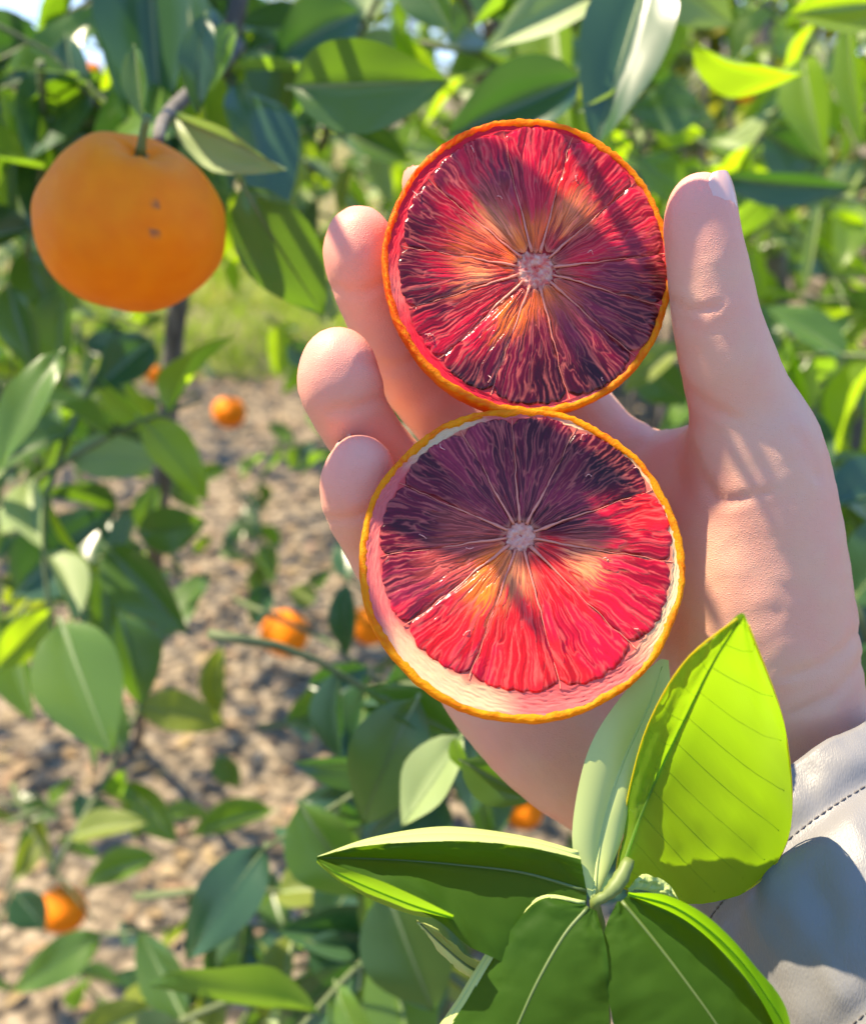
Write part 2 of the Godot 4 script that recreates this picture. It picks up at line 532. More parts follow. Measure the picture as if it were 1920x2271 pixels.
	scatter("shade_crown", "", "", leaf_mesh(0.4, 0.25, 0.0, 4, 1, false), [M.mid], 2600, func(i):
		var q: Vector3 = clumps[i % clumps.size()] + Vector3(rng.randfn(), rng.randfn() * 0.7, rng.randfn()) * 0.12
		var l := rng.randf_range(0.06, 0.10)
		return Transform3D(Basis.from_euler(Vector3(rng.randf_range(-2.4, -0.4), rng.randf() * TAU, rng.randf_range(-0.6, 0.6)), EULER_ORDER_YXZ).scaled_local(Vector3(l * 0.5, l, l)), q),
		func(i): return Color(1, 1, 1), a)
	for k in clumps.size():
		if k % 3 == 0: part("branch", tube(spline([stem[24], (stem[24] as Vector3).lerp(clumps[k], 0.5) + Vector3(0, 0.15, 0), clumps[k]], 6), [0.006, 0.006, 0.005, 0.004, 0.004, 0.003], 5), M.bark, a)
	# --- the tree overhead, behind the upper half
	var b := thing("citrus_tree", "citrus tree with large dark leaves behind the upper orange half", "tree", Vector3(0.12, 0, -1.75))
	part("trunk", tube(spline([Vector3(0, -0.05, 0), Vector3(0.03, 0.6, 0.05), Vector3(-0.02, 1.2, 0.1), Vector3(0.0, 1.9, 0.2)], 12), [0.045, 0.043, 0.041, 0.04, 0.038, 0.036, 0.034, 0.03, 0.028, 0.024, 0.02, 0.015], 10), M.bark, b)
	for k in 6:
		var e := at(420 + k * 230, -160 + 40 * (k % 3), 0.75 + 0.12 * (k % 2)) - b.position
		part("branch", tube(spline([Vector3(0, 1.05 + 0.1 * k, 0.1), e * 0.5 + Vector3(0, 0.75, 0), e], 8), [0.014, 0.013, 0.012, 0.011, 0.009, 0.008, 0.006, 0.004], 6), M.bark, b)
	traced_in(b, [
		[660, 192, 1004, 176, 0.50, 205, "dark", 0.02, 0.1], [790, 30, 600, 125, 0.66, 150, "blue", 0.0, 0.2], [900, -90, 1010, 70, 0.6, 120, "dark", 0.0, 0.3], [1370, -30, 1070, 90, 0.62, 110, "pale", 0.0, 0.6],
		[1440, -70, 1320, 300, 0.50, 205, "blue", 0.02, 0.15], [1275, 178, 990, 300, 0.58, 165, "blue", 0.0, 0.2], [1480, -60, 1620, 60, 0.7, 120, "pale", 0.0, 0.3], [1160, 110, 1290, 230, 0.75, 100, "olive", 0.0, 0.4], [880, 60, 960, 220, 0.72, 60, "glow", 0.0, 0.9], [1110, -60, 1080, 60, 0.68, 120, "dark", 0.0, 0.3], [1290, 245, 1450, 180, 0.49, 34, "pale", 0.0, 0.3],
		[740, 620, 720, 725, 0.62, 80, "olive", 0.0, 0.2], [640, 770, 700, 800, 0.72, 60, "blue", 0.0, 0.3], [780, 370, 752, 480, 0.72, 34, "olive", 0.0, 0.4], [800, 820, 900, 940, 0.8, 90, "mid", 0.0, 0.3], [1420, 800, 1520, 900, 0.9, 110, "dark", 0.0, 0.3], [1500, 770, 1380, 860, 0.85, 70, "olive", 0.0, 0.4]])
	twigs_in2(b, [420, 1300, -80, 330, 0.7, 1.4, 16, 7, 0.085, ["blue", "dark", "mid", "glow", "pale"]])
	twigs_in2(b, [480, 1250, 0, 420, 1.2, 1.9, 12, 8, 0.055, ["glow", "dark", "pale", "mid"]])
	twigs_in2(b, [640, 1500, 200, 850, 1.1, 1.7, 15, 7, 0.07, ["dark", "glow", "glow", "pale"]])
	# leaves and twigs added out of view to shade the fruit and thumb
	for e in [[945, 960, 254, 0.20, 0.062, 0.022, 0.3], [1110, 905, 257, 0.23, 0.040, 0.013, 0.3], [1350, 640, 268, 0.24, 0.044, 0.016, 0.9], [1600, 690, 262, 0.16, 0.030, 0.010, 0.4], [235, 340, 400, 0.13, 0.105, 0.060, 0.1]]:
		var side := (cam_basis * Vector3(cos(e[6]), sin(e[6]) * -0.6, 0.1)).normalized()
		side = (side - to_sun * side.dot(to_sun)).normalized()
		var q := at(e[0], e[1], e[2] * 0.001) + to_sun * (e[3] as float)
		put_leaf(b, q - side * (e[4] as float) * 0.5 - b.position, side, to_sun, e[4], e[5], "dark", 0)
		part("twig", tube(spline([q - side * (e[4] as float) * 0.5 - b.position, q - side * (e[4] as float) * 0.5 + Vector3(-0.03, 0.06, -0.03) - b.position, at(420, -160, 0.75) - b.position], 8), [0.001, 0.0014, 0.0018, 0.002, 0.0024, 0.003, 0.0034, 0.004], 5), M.twig, b)
	# --- the sunlit tree at the right
	var c := thing("citrus_tree", "sunlit citrus tree with yellow green leaves beside the thumb", "tree", Vector3(0.55, 0, -1.5))
	part("trunk", tube(spline([Vector3(0, -0.05, 0), Vector3(-0.02, 0.5, 0), at(1725, 700, 1.5) - c.position, at(1690, 150, 1.4) - c.position, at(1680, -200, 1.4) - c.position], 14), [0.02, 0.02, 0.019, 0.018, 0.018, 0.017, 0.016, 0.015, 0.014, 0.013, 0.012, 0.011, 0.01, 0.009], 9), M.bark, c)
	for k in 9:
		var q := at(1380 + k * 42, 560 + 30 * (k % 3), 1.7 + 0.08 * (k % 4)) - c.position
		part("branch", tube(spline([q + Vector3(0.02 * (k % 3 - 1), -0.5, 0), q, q + Vector3(rng.randf_range(-0.08, 0.08), 0.32, 0.02)], 8), [0.008, 0.008, 0.007, 0.007, 0.006, 0.006, 0.005, 0.004], 6), M.bark, c)
	part("branch", tube(spline([at(1700, 330, 1.3) - c.position, at(1820, 280, 1.2) - c.position, at(1960, 230, 1.1) - c.position], 8), [0.007, 0.007, 0.006, 0.006, 0.006, 0.005, 0.005, 0.004], 6), M.bark, c)
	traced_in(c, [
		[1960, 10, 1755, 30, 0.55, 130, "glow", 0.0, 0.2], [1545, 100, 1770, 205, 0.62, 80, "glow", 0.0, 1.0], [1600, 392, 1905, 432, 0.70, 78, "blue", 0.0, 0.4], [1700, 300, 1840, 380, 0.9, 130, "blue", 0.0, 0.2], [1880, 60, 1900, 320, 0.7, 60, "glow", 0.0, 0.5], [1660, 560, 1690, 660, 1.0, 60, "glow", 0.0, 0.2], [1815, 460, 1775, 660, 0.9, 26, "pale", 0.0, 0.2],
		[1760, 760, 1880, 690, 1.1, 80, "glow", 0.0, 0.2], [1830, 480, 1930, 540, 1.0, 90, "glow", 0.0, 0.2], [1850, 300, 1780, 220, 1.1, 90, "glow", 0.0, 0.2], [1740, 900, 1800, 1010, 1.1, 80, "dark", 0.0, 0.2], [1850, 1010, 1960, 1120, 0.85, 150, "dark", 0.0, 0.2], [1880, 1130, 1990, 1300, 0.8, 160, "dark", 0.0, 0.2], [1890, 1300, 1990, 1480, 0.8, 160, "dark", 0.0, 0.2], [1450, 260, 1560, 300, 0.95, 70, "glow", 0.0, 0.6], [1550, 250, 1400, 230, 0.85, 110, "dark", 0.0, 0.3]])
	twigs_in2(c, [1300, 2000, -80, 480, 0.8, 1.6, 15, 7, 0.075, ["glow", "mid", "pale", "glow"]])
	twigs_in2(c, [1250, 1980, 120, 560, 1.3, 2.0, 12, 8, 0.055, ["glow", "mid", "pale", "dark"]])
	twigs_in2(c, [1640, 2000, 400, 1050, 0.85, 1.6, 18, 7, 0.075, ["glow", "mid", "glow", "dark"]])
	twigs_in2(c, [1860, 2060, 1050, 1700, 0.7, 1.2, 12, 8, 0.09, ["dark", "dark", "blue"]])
	# --- the low bush below the hand
	var d := thing("citrus_bush", "low leafy citrus bush below the hand at the bottom edge", "bush", on_ground(900, 2500) + Vector3(0, 0, -0.1))
	for k in range(2, 6):
		var e := at(620 + k * 120, 1560 + (k * 37 % 5) * 90, 0.62 + 0.05 * (k % 3)) - d.position
		part("branch", tube(spline([Vector3(0.02 * k - 0.05, -0.03, 0), e * 0.5 + Vector3(0, 0.05, 0.02), e], 9), [0.008, 0.008, 0.007, 0.006, 0.006, 0.005, 0.004, 0.004, 0.003], 6), M.twig, d)
	traced_in(d, [
		[920, 1560, 775, 1845, 0.44, 190, "dark", 0.0, 0.2], [1010, 1630, 805, 1525, 0.45, 95, "dark", 0.0, 0.3], [1020, 1640, 905, 1835, 0.42, 120, "pale", 0.0, 0.6], [1030, 1690, 1190, 1785, 0.36, 105, "dark", 0.0, 0.25], [670, 1790, 800, 2010, 0.55, 170, "mid", 0.0, 0.3], [1010, 1640, 1020, 1720, 0.40, 40, "glow", 0.0, 0.6],
		[860, 1980, 960, 2260, 0.52, 210, "dark", 0.0, 0.2], [600, 2260, 790, 2215, 0.6, 95, "pale", 0.0, 0.4], [560, 2090, 640, 2271, 0.75, 100, "olive", 0.0, 0.3], [440, 2330, 470, 2150, 0.85, 80, "olive", 0.0, 0.3], [690, 2090, 850, 2180, 0.62, 130, "blue", 0.0, 0.2], [790, 1950, 700, 2080, 0.65, 130, "blue", 0.0, 0.3],
		[690, 1520, 820, 1480, 0.7, 80, "blue", 0.0, 0.2], [770, 1300, 760, 1460, 0.75, 66, "blue", 0.0, 0.3], [600, 1300, 560, 1385, 0.95, 62, "blue", 0.0, 0.3], [700, 1330, 640, 1310, 0.95, 60, "olive", 0.0, 0.2], [285, 1740, 395, 1865, 0.9, 85, "mid", 0.0, 0.2], [600, 1800, 420, 1850, 0.9, 70, "mid", 0.0, 0.4], [345, 1905, 185, 1960, 0.9, 75, "mid", 0.0, 0.4], [175, 1760, 205, 1840, 1.0, 50, "blue", 0.0, 0.2], [35, 1980, 100, 2060, 1.0, 90, "blue", 0.0, 0.2], [480, 1680, 530, 1750, 1.0, 60, "dark", 0.0, 0.2]])
	twigs_in2(d, [760, 1250, 1500, 2300, 0.55, 0.85, 10, 7, 0.07, ["blue", "dark", "mid", "blue"]])
	twigs_in2(d, [470, 720, 980, 1320, 1.3, 1.8, 4, 6, 0.055, ["blue", "dark", "mid"]])
	twigs_in2(d, [380, 800, 2040, 2330, 0.62, 0.9, 7, 7, 0.06, ["mid", "olive", "blue", "dark"]])
	twigs_in2(d, [680, 900, 1350, 1780, 0.75, 1.1, 4, 7, 0.055, ["blue", "dark", "mid"]])
	twigs_in2(d, [-60, 520, 1750, 2300, 1.0, 1.3, 5, 5, 0.05, ["dark", "mid", "blue", "olive"]])

# the same, for a tree that stands away from the origin
func traced_in(tree: Node3D, list: Array) -> void:
	var first := tree.get_child_count()
	traced(tree, list)
	for k in range(first, tree.get_child_count()): tree.get_child(k).position -= tree.position

func twigs_in2(tree: Node3D, a: Array) -> void:
	var first := tree.get_child_count()
	twigs_in(tree, a[0], a[1], a[2], a[3], a[4], a[5], a[6], a[7], a[8], a[9])
	for k in range(first, tree.get_child_count()): tree.get_child(k).position -= tree.position

# ---------------------------------------------------------------- whole oranges
func orange_mesh(sd: int, spots: Array, nu := 72, nv := 44) -> ArrayMesh:
	var n := noise(FastNoiseLite.TYPE_SIMPLEX_SMOOTH, 0.9, sd, 2)
	var fine := noise(FastNoiseLite.TYPE_SIMPLEX_SMOOTH, 3.0, sd + 1, 3)
	var p := PackedVector3Array()
	var cols := PackedColorArray()
	for j in nv:
		var t := PI * j / (nv - 1)
		for i in nu:
			var ph := TAU * i / (nu - 1)
			var dir := Vector3(sin(t) * cos(ph), cos(t), sin(t) * sin(ph))
			var r := 1.0 + n.get_noise_3dv(dir) * 0.05
			r -= 0.17 * exp(-t * t / 0.055) * (1.0 - 0.25 * cos(ph * 5.0)) + 0.03 * exp(-pow(PI - t, 2) / 0.03)
			r += 0.035 * exp(-pow(t - 0.5, 2) / 0.05)
			p.append(dir * Vector3(1.05, 0.94, 1.05) * r)
			var v := 0.5 + 0.5 * fine.get_noise_3dv(dir)
			var c := Color(0.84, 0.185, 0.002).lerp(Color(0.92, 0.255, 0.003), v)
			for s in spots:
				var d: float = dir.distance_to((s[0] as Vector3).normalized())
				c = c.lerp(Color(0.22, 0.10, 0.05), s[2] * smoothstep(s[1], s[1] * 0.35, d))
			cols.append(c)
	return sheet(p, nu, nv, cols)

func rind_mat() -> StandardMaterial3D:
	var m := plain(Color.WHITE, 0.52, 0.3)
	m.vertex_color_use_as_albedo = true
	m.subsurf_scatter_enabled = true
	m.subsurf_scatter_strength = 0.08
	m.heightmap_enabled = true
	m.heightmap_texture = tex(0.09, 8, 2, 512, FastNoiseLite.TYPE_CELLULAR)
	m.heightmap_scale = 0.035
	m.uv1_triplanar = true
	m.uv1_scale = Vector3(1.3, 1.3, 1.3)
	return m

func whole_orange(label: String, where: Vector3, radius: float, tilt: Basis, mesh: Mesh, group: String) -> Node3D:
	var o := thing("orange", label, "orange", where, group)
	var skin := part("rind", mesh, M.rind, o)
	skin.transform = Transform3D(tilt.scaled(Vector3.ONE * radius), Vector3.ZERO)
	var top: Vector3 = tilt * Vector3(0, 0.80 * radius, 0)
	var up: Vector3 = tilt * Vector3.UP
	part("stalk", tube(spline([top, top + up * radius * 0.25, top + up * radius * 0.4 + Vector3(0.001, 0.002, 0)], 5), [0.0024, 0.0017, 0.0015, 0.0015, 0.0015], 7), M.stem, o)
	var p := PackedVector3Array()
	for j in 3:
		for i in 26:
			var a := TAU * i / 25.0
			var rr := [0.0004, 0.0032, 0.0052 + 0.0022 * cos(a * 5.0)][j] as float
			p.append(top + tilt * Vector3(cos(a) * rr, 0.0012 - 0.0006 * j, sin(a) * rr))
	part("calyx", sheet(p, 26, 3, null, up), M.twig, o)
	return o

func build_hanging_fruit() -> void:
	M.rind = rind_mat()
	var axis := Basis(Vector3(0, 0, 1), deg_to_rad(-17)) * Basis(Vector3(1, 0, 0), deg_to_rad(14))
	var inv := axis.inverse() * cam_basis
	var big := orange_mesh(5, [[inv * Vector3(0.50, 0.03, 0.87), 0.055, 0.9], [inv * Vector3(0.48, -0.27, 0.84), 0.06, 1.0], [inv * Vector3(0.58, -0.19, 0.79), 0.02, 0.6]], 110, 70)
	whole_orange("big ripe orange with two brown specks hanging in front of the leaves at left", at(290, 497, 0.420), 0.0338, axis, big, "")
	var small := orange_mesh(9, [], 40, 24)
	var g := "oranges hanging in the trees behind the hand"
	for e in [
		["small bright orange below the big hanging orange, above a yellow leaf", 125, 668, 1.9, 17], ["small yellow orange in the sun beside the thin dark trunk", 345, 832, 2.2, 22], ["round orange hanging above the bare soil left of the ring finger", 508, 915, 1.9, 36],
		["orange below a teal leaf, hanging left of the lower cut half", 632, 1405, 1.5, 52], ["orange peeping out behind the left rim of the lower cut half", 825, 1385, 1.3, 48], ["orange behind a dark leaf at the lower left of the picture", 138, 2018, 1.25, 52],
		["orange glimpsed through leaves between the wrist and the sprig", 1160, 1795, 0.95, 44], ["tiny orange at the top left among dark blue leaves", 206, 158, 1.7, 20], ["tiny orange at the top right under a bright bent leaf", 1650, 205, 1.7, 22], ["small shaded orange among the leaves below the first tiny one at left", 100, 752, 2.0, 20]]:
		whole_orange(e[0], at(e[1], e[2], e[3]), e[4] / F * e[3], Basis.from_euler(Vector3(rng.randf_range(-0.4, 0.4), 0, rng.randf_range(-0.4, 0.4))), small, g)

# ---------------------------------------------------------------- the hand
const CELL := 0.0014
var h0 := Vector3.ZERO       # grid corner, in camera space
var hn := Vector3i.ZERO
var field_a := PackedFloat32Array()
var field_b := PackedFloat32Array()

func cs(v: Vector3) -> Vector3:                          # (photograph x, y, depth mm) -> camera space
	var d := v.z * 0.001
	return Vector3((v.x - 960.0) / F * d, -(v.y - 1135.5) / F * d, -d)

func smin(a: float, b: float, k: float) -> float:
	var h := maxf(k - absf(a - b), 0.0) / k
	return minf(a, b) - h * h * k * 0.25

func bone(f: PackedFloat32Array, a: Vector3, ra: float, b: Vector3, rb: float, k: float) -> void:
	var m := maxf(ra, rb) + 0.009
	var lo := (a.min(b) - Vector3.ONE * m - h0) / CELL
	var hi := (a.max(b) + Vector3.ONE * m - h0) / CELL
	var ab := b - a
	var inv := 1.0 / maxf(ab.length_squared(), 1e-9)
	for z in range(maxi(int(lo.z), 0), mini(int(hi.z) + 1, hn.z)):
		for y in range(maxi(int(lo.y), 0), mini(int(hi.y) + 1, hn.y)):
			var row := (z * hn.y + y) * hn.x
			for x in range(maxi(int(lo.x), 0), mini(int(hi.x) + 1, hn.x)):
				var q := h0 + Vector3(x, y, z) * CELL - a
				var t := clampf(q.dot(ab) * inv, 0.0, 1.0)
				var d := (q - ab * t).length() - lerpf(ra, rb, t)
				var old := f[row + x]
				if d < old + k:
					var h := maxf(k - absf(old - d), 0.0) / k
					f[row + x] = minf(old, d) - h * h * k * 0.25

func chain(f: PackedFloat32Array, rough: Array, k: float) -> void:   # points (photograph x, y, depth mm) with a radius in mm
	var c := []
	var w := []
	for e in rough:
		c.append(e[0])
		w.append(Vector2(e[1], 0.0))
	var n := rough.size() * 3 - 2
	c = spline(c, n)
	w = spline(w, n)
	var pts := []
	for i in n: pts.append([c[i], w[i].x])
	for i in pts.size() - 1:
		bone(f, cs(pts[i][0]), pts[i][1] * 0.001, cs(pts[i + 1][0]), pts[i + 1][1] * 0.001, k)

func fv(x: int, y: int, z: int) -> float:
	return field_b[(clampi(z, 0, hn.z - 1) * hn.y + clampi(y, 0, hn.y - 1)) * hn.x + clampi(x, 0, hn.x - 1)]

func fsample(g: Vector3) -> float:
	var x := int(floor(g.x))
	var y := int(floor(g.y))
	var z := int(floor(g.z))
	var u := g.x - x
	var v := g.y - y
	var w := g.z - z
	return lerpf(lerpf(lerpf(fv(x, y, z), fv(x + 1, y, z), u), lerpf(fv(x, y + 1, z), fv(x + 1, y + 1, z), u), v),
		lerpf(lerpf(fv(x, y, z + 1), fv(x + 1, y, z + 1), u), lerpf(fv(x, y + 1, z + 1), fv(x + 1, y + 1, z + 1), u), v), w)

var fingers := [
	# thumb
	[[Vector3(1553, 448, 262), 7.0], [Vector3(1557, 520, 262), 7.9], [Vector3(1570, 610, 264), 8.6], [Vector3(1586, 700, 267), 9.2], [Vector3(1612, 800, 271), 10.6], [Vector3(1655, 930, 278), 12.4], [Vector3(1672, 990, 281), 13.0]],
	# index, behind the upper half
	[[Vector3(952, 398, 300), 7.2], [Vector3(985, 470, 304), 7.8], [Vector3(1060, 570, 311), 8.3], [Vector3(1150, 720, 316), 9.0], [Vector3(1290, 930, 317), 10.6], [Vector3(1390, 1060, 317), 11.5]],
	# middle
	[[Vector3(797, 528, 284), 7.7], [Vector3(803, 570, 286), 8.6], [Vector3(818, 630, 290), 8.3], [Vector3(838, 685, 294), 8.0], [Vector3(876, 765, 299), 8.8], [Vector3(930, 850, 304), 9.3], [Vector3(1050, 990, 312), 9.8], [Vector3(1240, 1150, 318), 11.5]],
	# ring
	[[Vector3(749, 798, 272), 7.9], [Vector3(752, 845, 274), 9.1], [Vector3(772, 905, 279), 8.6], [Vector3(798, 950, 284), 8.2], [Vector3(848, 1018, 292), 9.0], [Vector3(930, 1110, 302), 9.5], [Vector3(1090, 1250, 315), 11.5]],
	# little finger
	[[Vector3(801, 1030, 268), 6.9], [Vector3(795, 1080, 271), 8.3], [Vector3(806, 1130, 275), 7.9], [Vector3(822, 1170, 280), 7.6], [Vector3(852, 1228, 287), 8.1], [Vector3(900, 1300, 296), 8.6], [Vector3(1000, 1390, 310), 10.5]]]

func build_person() -> void:
	var who := thing("person", "right hand held open with both orange halves in it, grey quilted sleeve", "person", at(1640, 1640, 0.315))
	h0 = Vector3(-0.0405, -0.118, -0.345)
	h0.x = (650.0 - 960.0) / F * 0.285
	var h1 := Vector3(0.132, 0.094, -0.246)
	hn = Vector3i(((h1 - h0) / CELL).ceil())
	field_a.resize(hn.x * hn.y * hn.z)
	field_a.fill(0.02)
	field_b = field_a.duplicate()
	var pal := PackedFloat32Array(field_a)
	# palm and wrist
	for l in [
		[[Vector3(1390, 1060, 317), 11.0], [Vector3(1500, 1280, 314), 13.5], [Vector3(1600, 1520, 312), 15.0]],
		[[Vector3(1240, 1150, 318), 11.0], [Vector3(1420, 1380, 315), 13.0], [Vector3(1580, 1580, 312), 15.0]],
		[[Vector3(1095, 1260, 317), 11.0], [Vector3(1330, 1480, 315), 14.0], [Vector3(1540, 1640, 312), 15.5]],
		[[Vector3(1010, 1400, 313), 10.5], [Vector3(1170, 1560, 309), 16.0], [Vector3(1330, 1690, 309), 16.5], [Vector3(1530, 1760, 312), 16.0]],
		[[Vector3(1672, 990, 281), 12.6], [Vector3(1692, 1130, 286), 14.0], [Vector3(1712, 1290, 292), 15.5], [Vector3(1724, 1450, 299), 16.5], [Vector3(1735, 1600, 304), 17.0]],
		[[Vector3(1600, 1180, 290), 12.5], [Vector3(1640, 1380, 294), 15.5], [Vector3(1640, 1560, 302), 16.0]],
		[[Vector3(1500, 1030, 306), 7.0], [Vector3(1640, 1040, 292), 10.0]],
		[[Vector3(1450, 1060, 312), 9.0], [Vector3(1580, 1130, 298), 10.0]],
		[[Vector3(1740, 1600, 306), 17.0], [Vector3(1850, 1760, 305), 18.5], [Vector3(2010, 1980, 300), 20.0]],
		[[Vector3(1560, 1700, 312), 17.0], [Vector3(1700, 1880, 308), 18.5], [Vector3(1850, 2080, 302), 20.0]],
		[[Vector3(1650, 1640, 309), 18.0], [Vector3(1790, 1830, 306), 20.0], [Vector3(1930, 2030, 300), 21.0]]]:
		chain(pal, l, 0.010)
	for f in fingers:
		var one := PackedFloat32Array()
		one.resize(field_a.size())
		one.fill(0.02)
		chain(one, f, 0.003)
		for i in one.size():
			if one[i] < field_a[i]: field_a[i] = one[i]
	for i in pal.size():
		var h := maxf(0.008 - absf(pal[i] - field_a[i]), 0.0) / 0.008
		field_b[i] = minf(pal[i], field_a[i]) - h * h * 0.002
	var skin := part("hand", nets(), skin_mat(), who)
	skin.transform = Transform3D(cam_basis, CAM - who.position)
	build_nails(who)
	build_sleeve(who)

func nets() -> ArrayMesh:
	var index := {}
	var verts := PackedVector3Array()
	var norms := PackedVector3Array()
	var cols := PackedColorArray()
	var idx := PackedInt32Array()
	var sx := 1
	var sy := hn.x
	var sz := hn.x * hn.y
	var corner := [0, sx, sy, sx + sy, sz, sz + sx, sz + sy, sz + sx + sy]
	var off := []
	for c in 8: off.append(Vector3(c & 1, (c >> 1) & 1, c >> 2))
	var edges := []
	for a in 8:
		for b in range(a + 1, 8):
			if (a ^ b) in [1, 2, 4]: edges.append([a, b])
	var wob := noise(FastNoiseLite.TYPE_SIMPLEX_SMOOTH, 90.0, 4, 3)
	var blot := noise(FastNoiseLite.TYPE_SIMPLEX_SMOOTH, 55.0, 14, 3)
	var tips := []
	for f in fingers: tips.append(cs(f[0][0]))
	# creases of the skin: [depth mm, width mm, points]
	var folds := []
	for e in [[0.7, 1.1, V(1490, 668, 258), V(1530, 690, 254), V(1585, 680, 254)], [0.5, 1.0, V(1495, 705, 258), V(1540, 722, 255)], [0.5, 1.1, V(1515, 850, 266), V(1570, 900, 260), V(1640, 930, 262)],
		[0.8, 1.3, V(1455, 950, 306), V(1400, 1000, 303), V(1330, 1010, 304)], [0.7, 1.2, V(1530, 985, 284), V(1570, 1080, 283), V(1610, 1110, 279), V(1700, 1090, 271)], [0.6, 1.2, V(1905, 1400, 297), V(1830, 1470, 286), V(1740, 1500, 282)], [0.7, 1.3, V(1915, 1460, 300), V(1850, 1540, 288), V(1760, 1580, 286)],
		[0.6, 1.2, V(735, 912, 276), V(790, 905, 271), V(850, 880, 276)], [0.5, 1.2, V(742, 640, 290), V(800, 650, 283), V(860, 625, 288)], [0.6, 1.1, V(725, 1152, 276), V(780, 1150, 270), V(840, 1130, 272)], [0.5, 1.2, V(800, 800, 300), V(880, 815, 291), V(940, 780, 294)],
		[0.5, 1.2, V(1760, 960, 268), V(1800, 1010, 270), V(1815, 1060, 276)], [0.4, 1.0, V(1770, 1010, 268), V(1810, 1060, 272)]]:
		var line := []
		for k in range(2, e.size()): line.append(Vector2((e[k].x - 960.0) / F, -(e[k].y - 1135.5) / F) * 0.285)
		folds.append([e[0] * 0.0013, e[1] * 0.0015, spline(line, 15)])
	for z in hn.z - 1:
		for y in hn.y - 1:
			var row := z * sz + y * sy
			for x in hn.x - 1:
				var at0 := row + x
				var v0 := field_b[at0]
				if v0 > 0.006 or v0 < -0.006: continue
				var mask := 0
				for c in 8:
					if field_b[at0 + corner[c]] < 0.0: mask |= 1 << c
				if mask == 0 or mask == 255: continue
				var sum := Vector3.ZERO
				var n := 0
				for e in edges:
					if ((mask >> e[0]) & 1) != ((mask >> e[1]) & 1):
						var fa := field_b[at0 + corner[e[0]]]
						var fb := field_b[at0 + corner[e[1]]]
						sum += (off[e[0]] as Vector3).lerp(off[e[1]], fa / (fa - fb))
						n += 1
				var g := Vector3(x, y, z) + sum / n
				var nn := Vector3(fsample(g + Vector3(0.9, 0, 0)) - fsample(g - Vector3(0.9, 0, 0)), fsample(g + Vector3(0, 0.9, 0)) - fsample(g - Vector3(0, 0.9, 0)), fsample(g + Vector3(0, 0, 0.9)) - fsample(g - Vector3(0, 0, 0.9))).normalized()
				var w := h0 + g * CELL
				index[at0] = verts.size()
				var sink := wob.get_noise_3dv(w) * 0.00035
				var wv := Vector2(w.x, w.y) / -w.z * 0.285
				for fo in folds:
					var pl: Array = fo[2]
					if nn.z < 0.05 or wv.distance_squared_to(pl[7]) > 0.0012: continue
					var best := 1.0
					for k in pl.size(): best = minf(best, wv.distance_squared_to(pl[k]) * (1.0 + 0.02 * absf(k - 7) * absf(k - 7)))
					sink -= fo[0] * exp(-best / (fo[1] * fo[1])) - fo[0] * 0.45 * exp(-best / (fo[1] * fo[1] * 9.0))
				verts.append(w + nn * sink)
				norms.append(nn)
				var tip := 1.0
				for t in tips: tip = minf(tip, w.distance_to(t) / 0.02)
				var c := Color(0.71, 0.375, 0.255).lerp(Color(0.77, 0.25, 0.18), smoothstep(1.0, 0.3, tip) * 0.8)
				c = c.lerp(Color(0.74, 0.32, 0.235), clampf(0.3 + blot.get_noise_3dv(w) * 0.9, 0.0, 0.6))
				cols.append(c)
	for key in index:
		var at0: int = key
		var inside := field_b[at0] < 0.0
		for axis in 3:
			var s: int = [sx, sy, sz][axis]
			if inside == (field_b[at0 + s] < 0.0): continue
			var u: int = [sy, sz, sx][axis]
			var v: int = [sz, sx, sy][axis]
			if not (index.has(at0 - u) and index.has(at0 - v) and index.has(at0 - u - v)): continue
			var q := [index[at0], index[at0 - u], index[at0 - u - v], index[at0 - v]]
			if inside: idx.append_array(PackedInt32Array([q[0], q[1], q[2], q[0], q[2], q[3]]))
			else: idx.append_array(PackedInt32Array([q[0], q[2], q[1], q[0], q[3], q[2]]))
	# make the winding agree with the outward normals (front faces run clockwise)
	var agree := 0.0
	for k in range(0, idx.size(), 300):
		var a := verts[idx[k]]
		agree += (verts[idx[k + 2]] - a).cross(verts[idx[k + 1]] - a).normalized().dot(norms[idx[k]])
	if agree < 0.0:
		for k in range(0, idx.size(), 3):
			var t := idx[k + 1]
			idx[k + 1] = idx[k + 2]
			idx[k + 2] = t
	var own := PackedVector3Array()
	own.resize(verts.size())
	for k in range(0, idx.size(), 3):
		var a := verts[idx[k]]
		var f := (verts[idx[k + 2]] - a).cross(verts[idx[k + 1]] - a)
		own[idx[k]] += f
		own[idx[k + 1]] += f
		own[idx[k + 2]] += f
	for k in own.size():
		var f := own[k].normalized()
		norms[k] = (f * 0.8 + norms[k] * 0.2).normalized() if f.dot(norms[k]) > 0.2 else norms[k]
	var arr := []
	arr.resize(Mesh.ARRAY_MAX)
	arr[Mesh.ARRAY_VERTEX] = verts
	arr[Mesh.ARRAY_NORMAL] = norms
	arr[Mesh.ARRAY_COLOR] = cols
	arr[Mesh.ARRAY_INDEX] = idx
	var m := ArrayMesh.new()
	m.add_surface_from_arrays(Mesh.PRIMITIVE_TRIANGLES, arr)
	print("hand vertices ", verts.size())
	return m

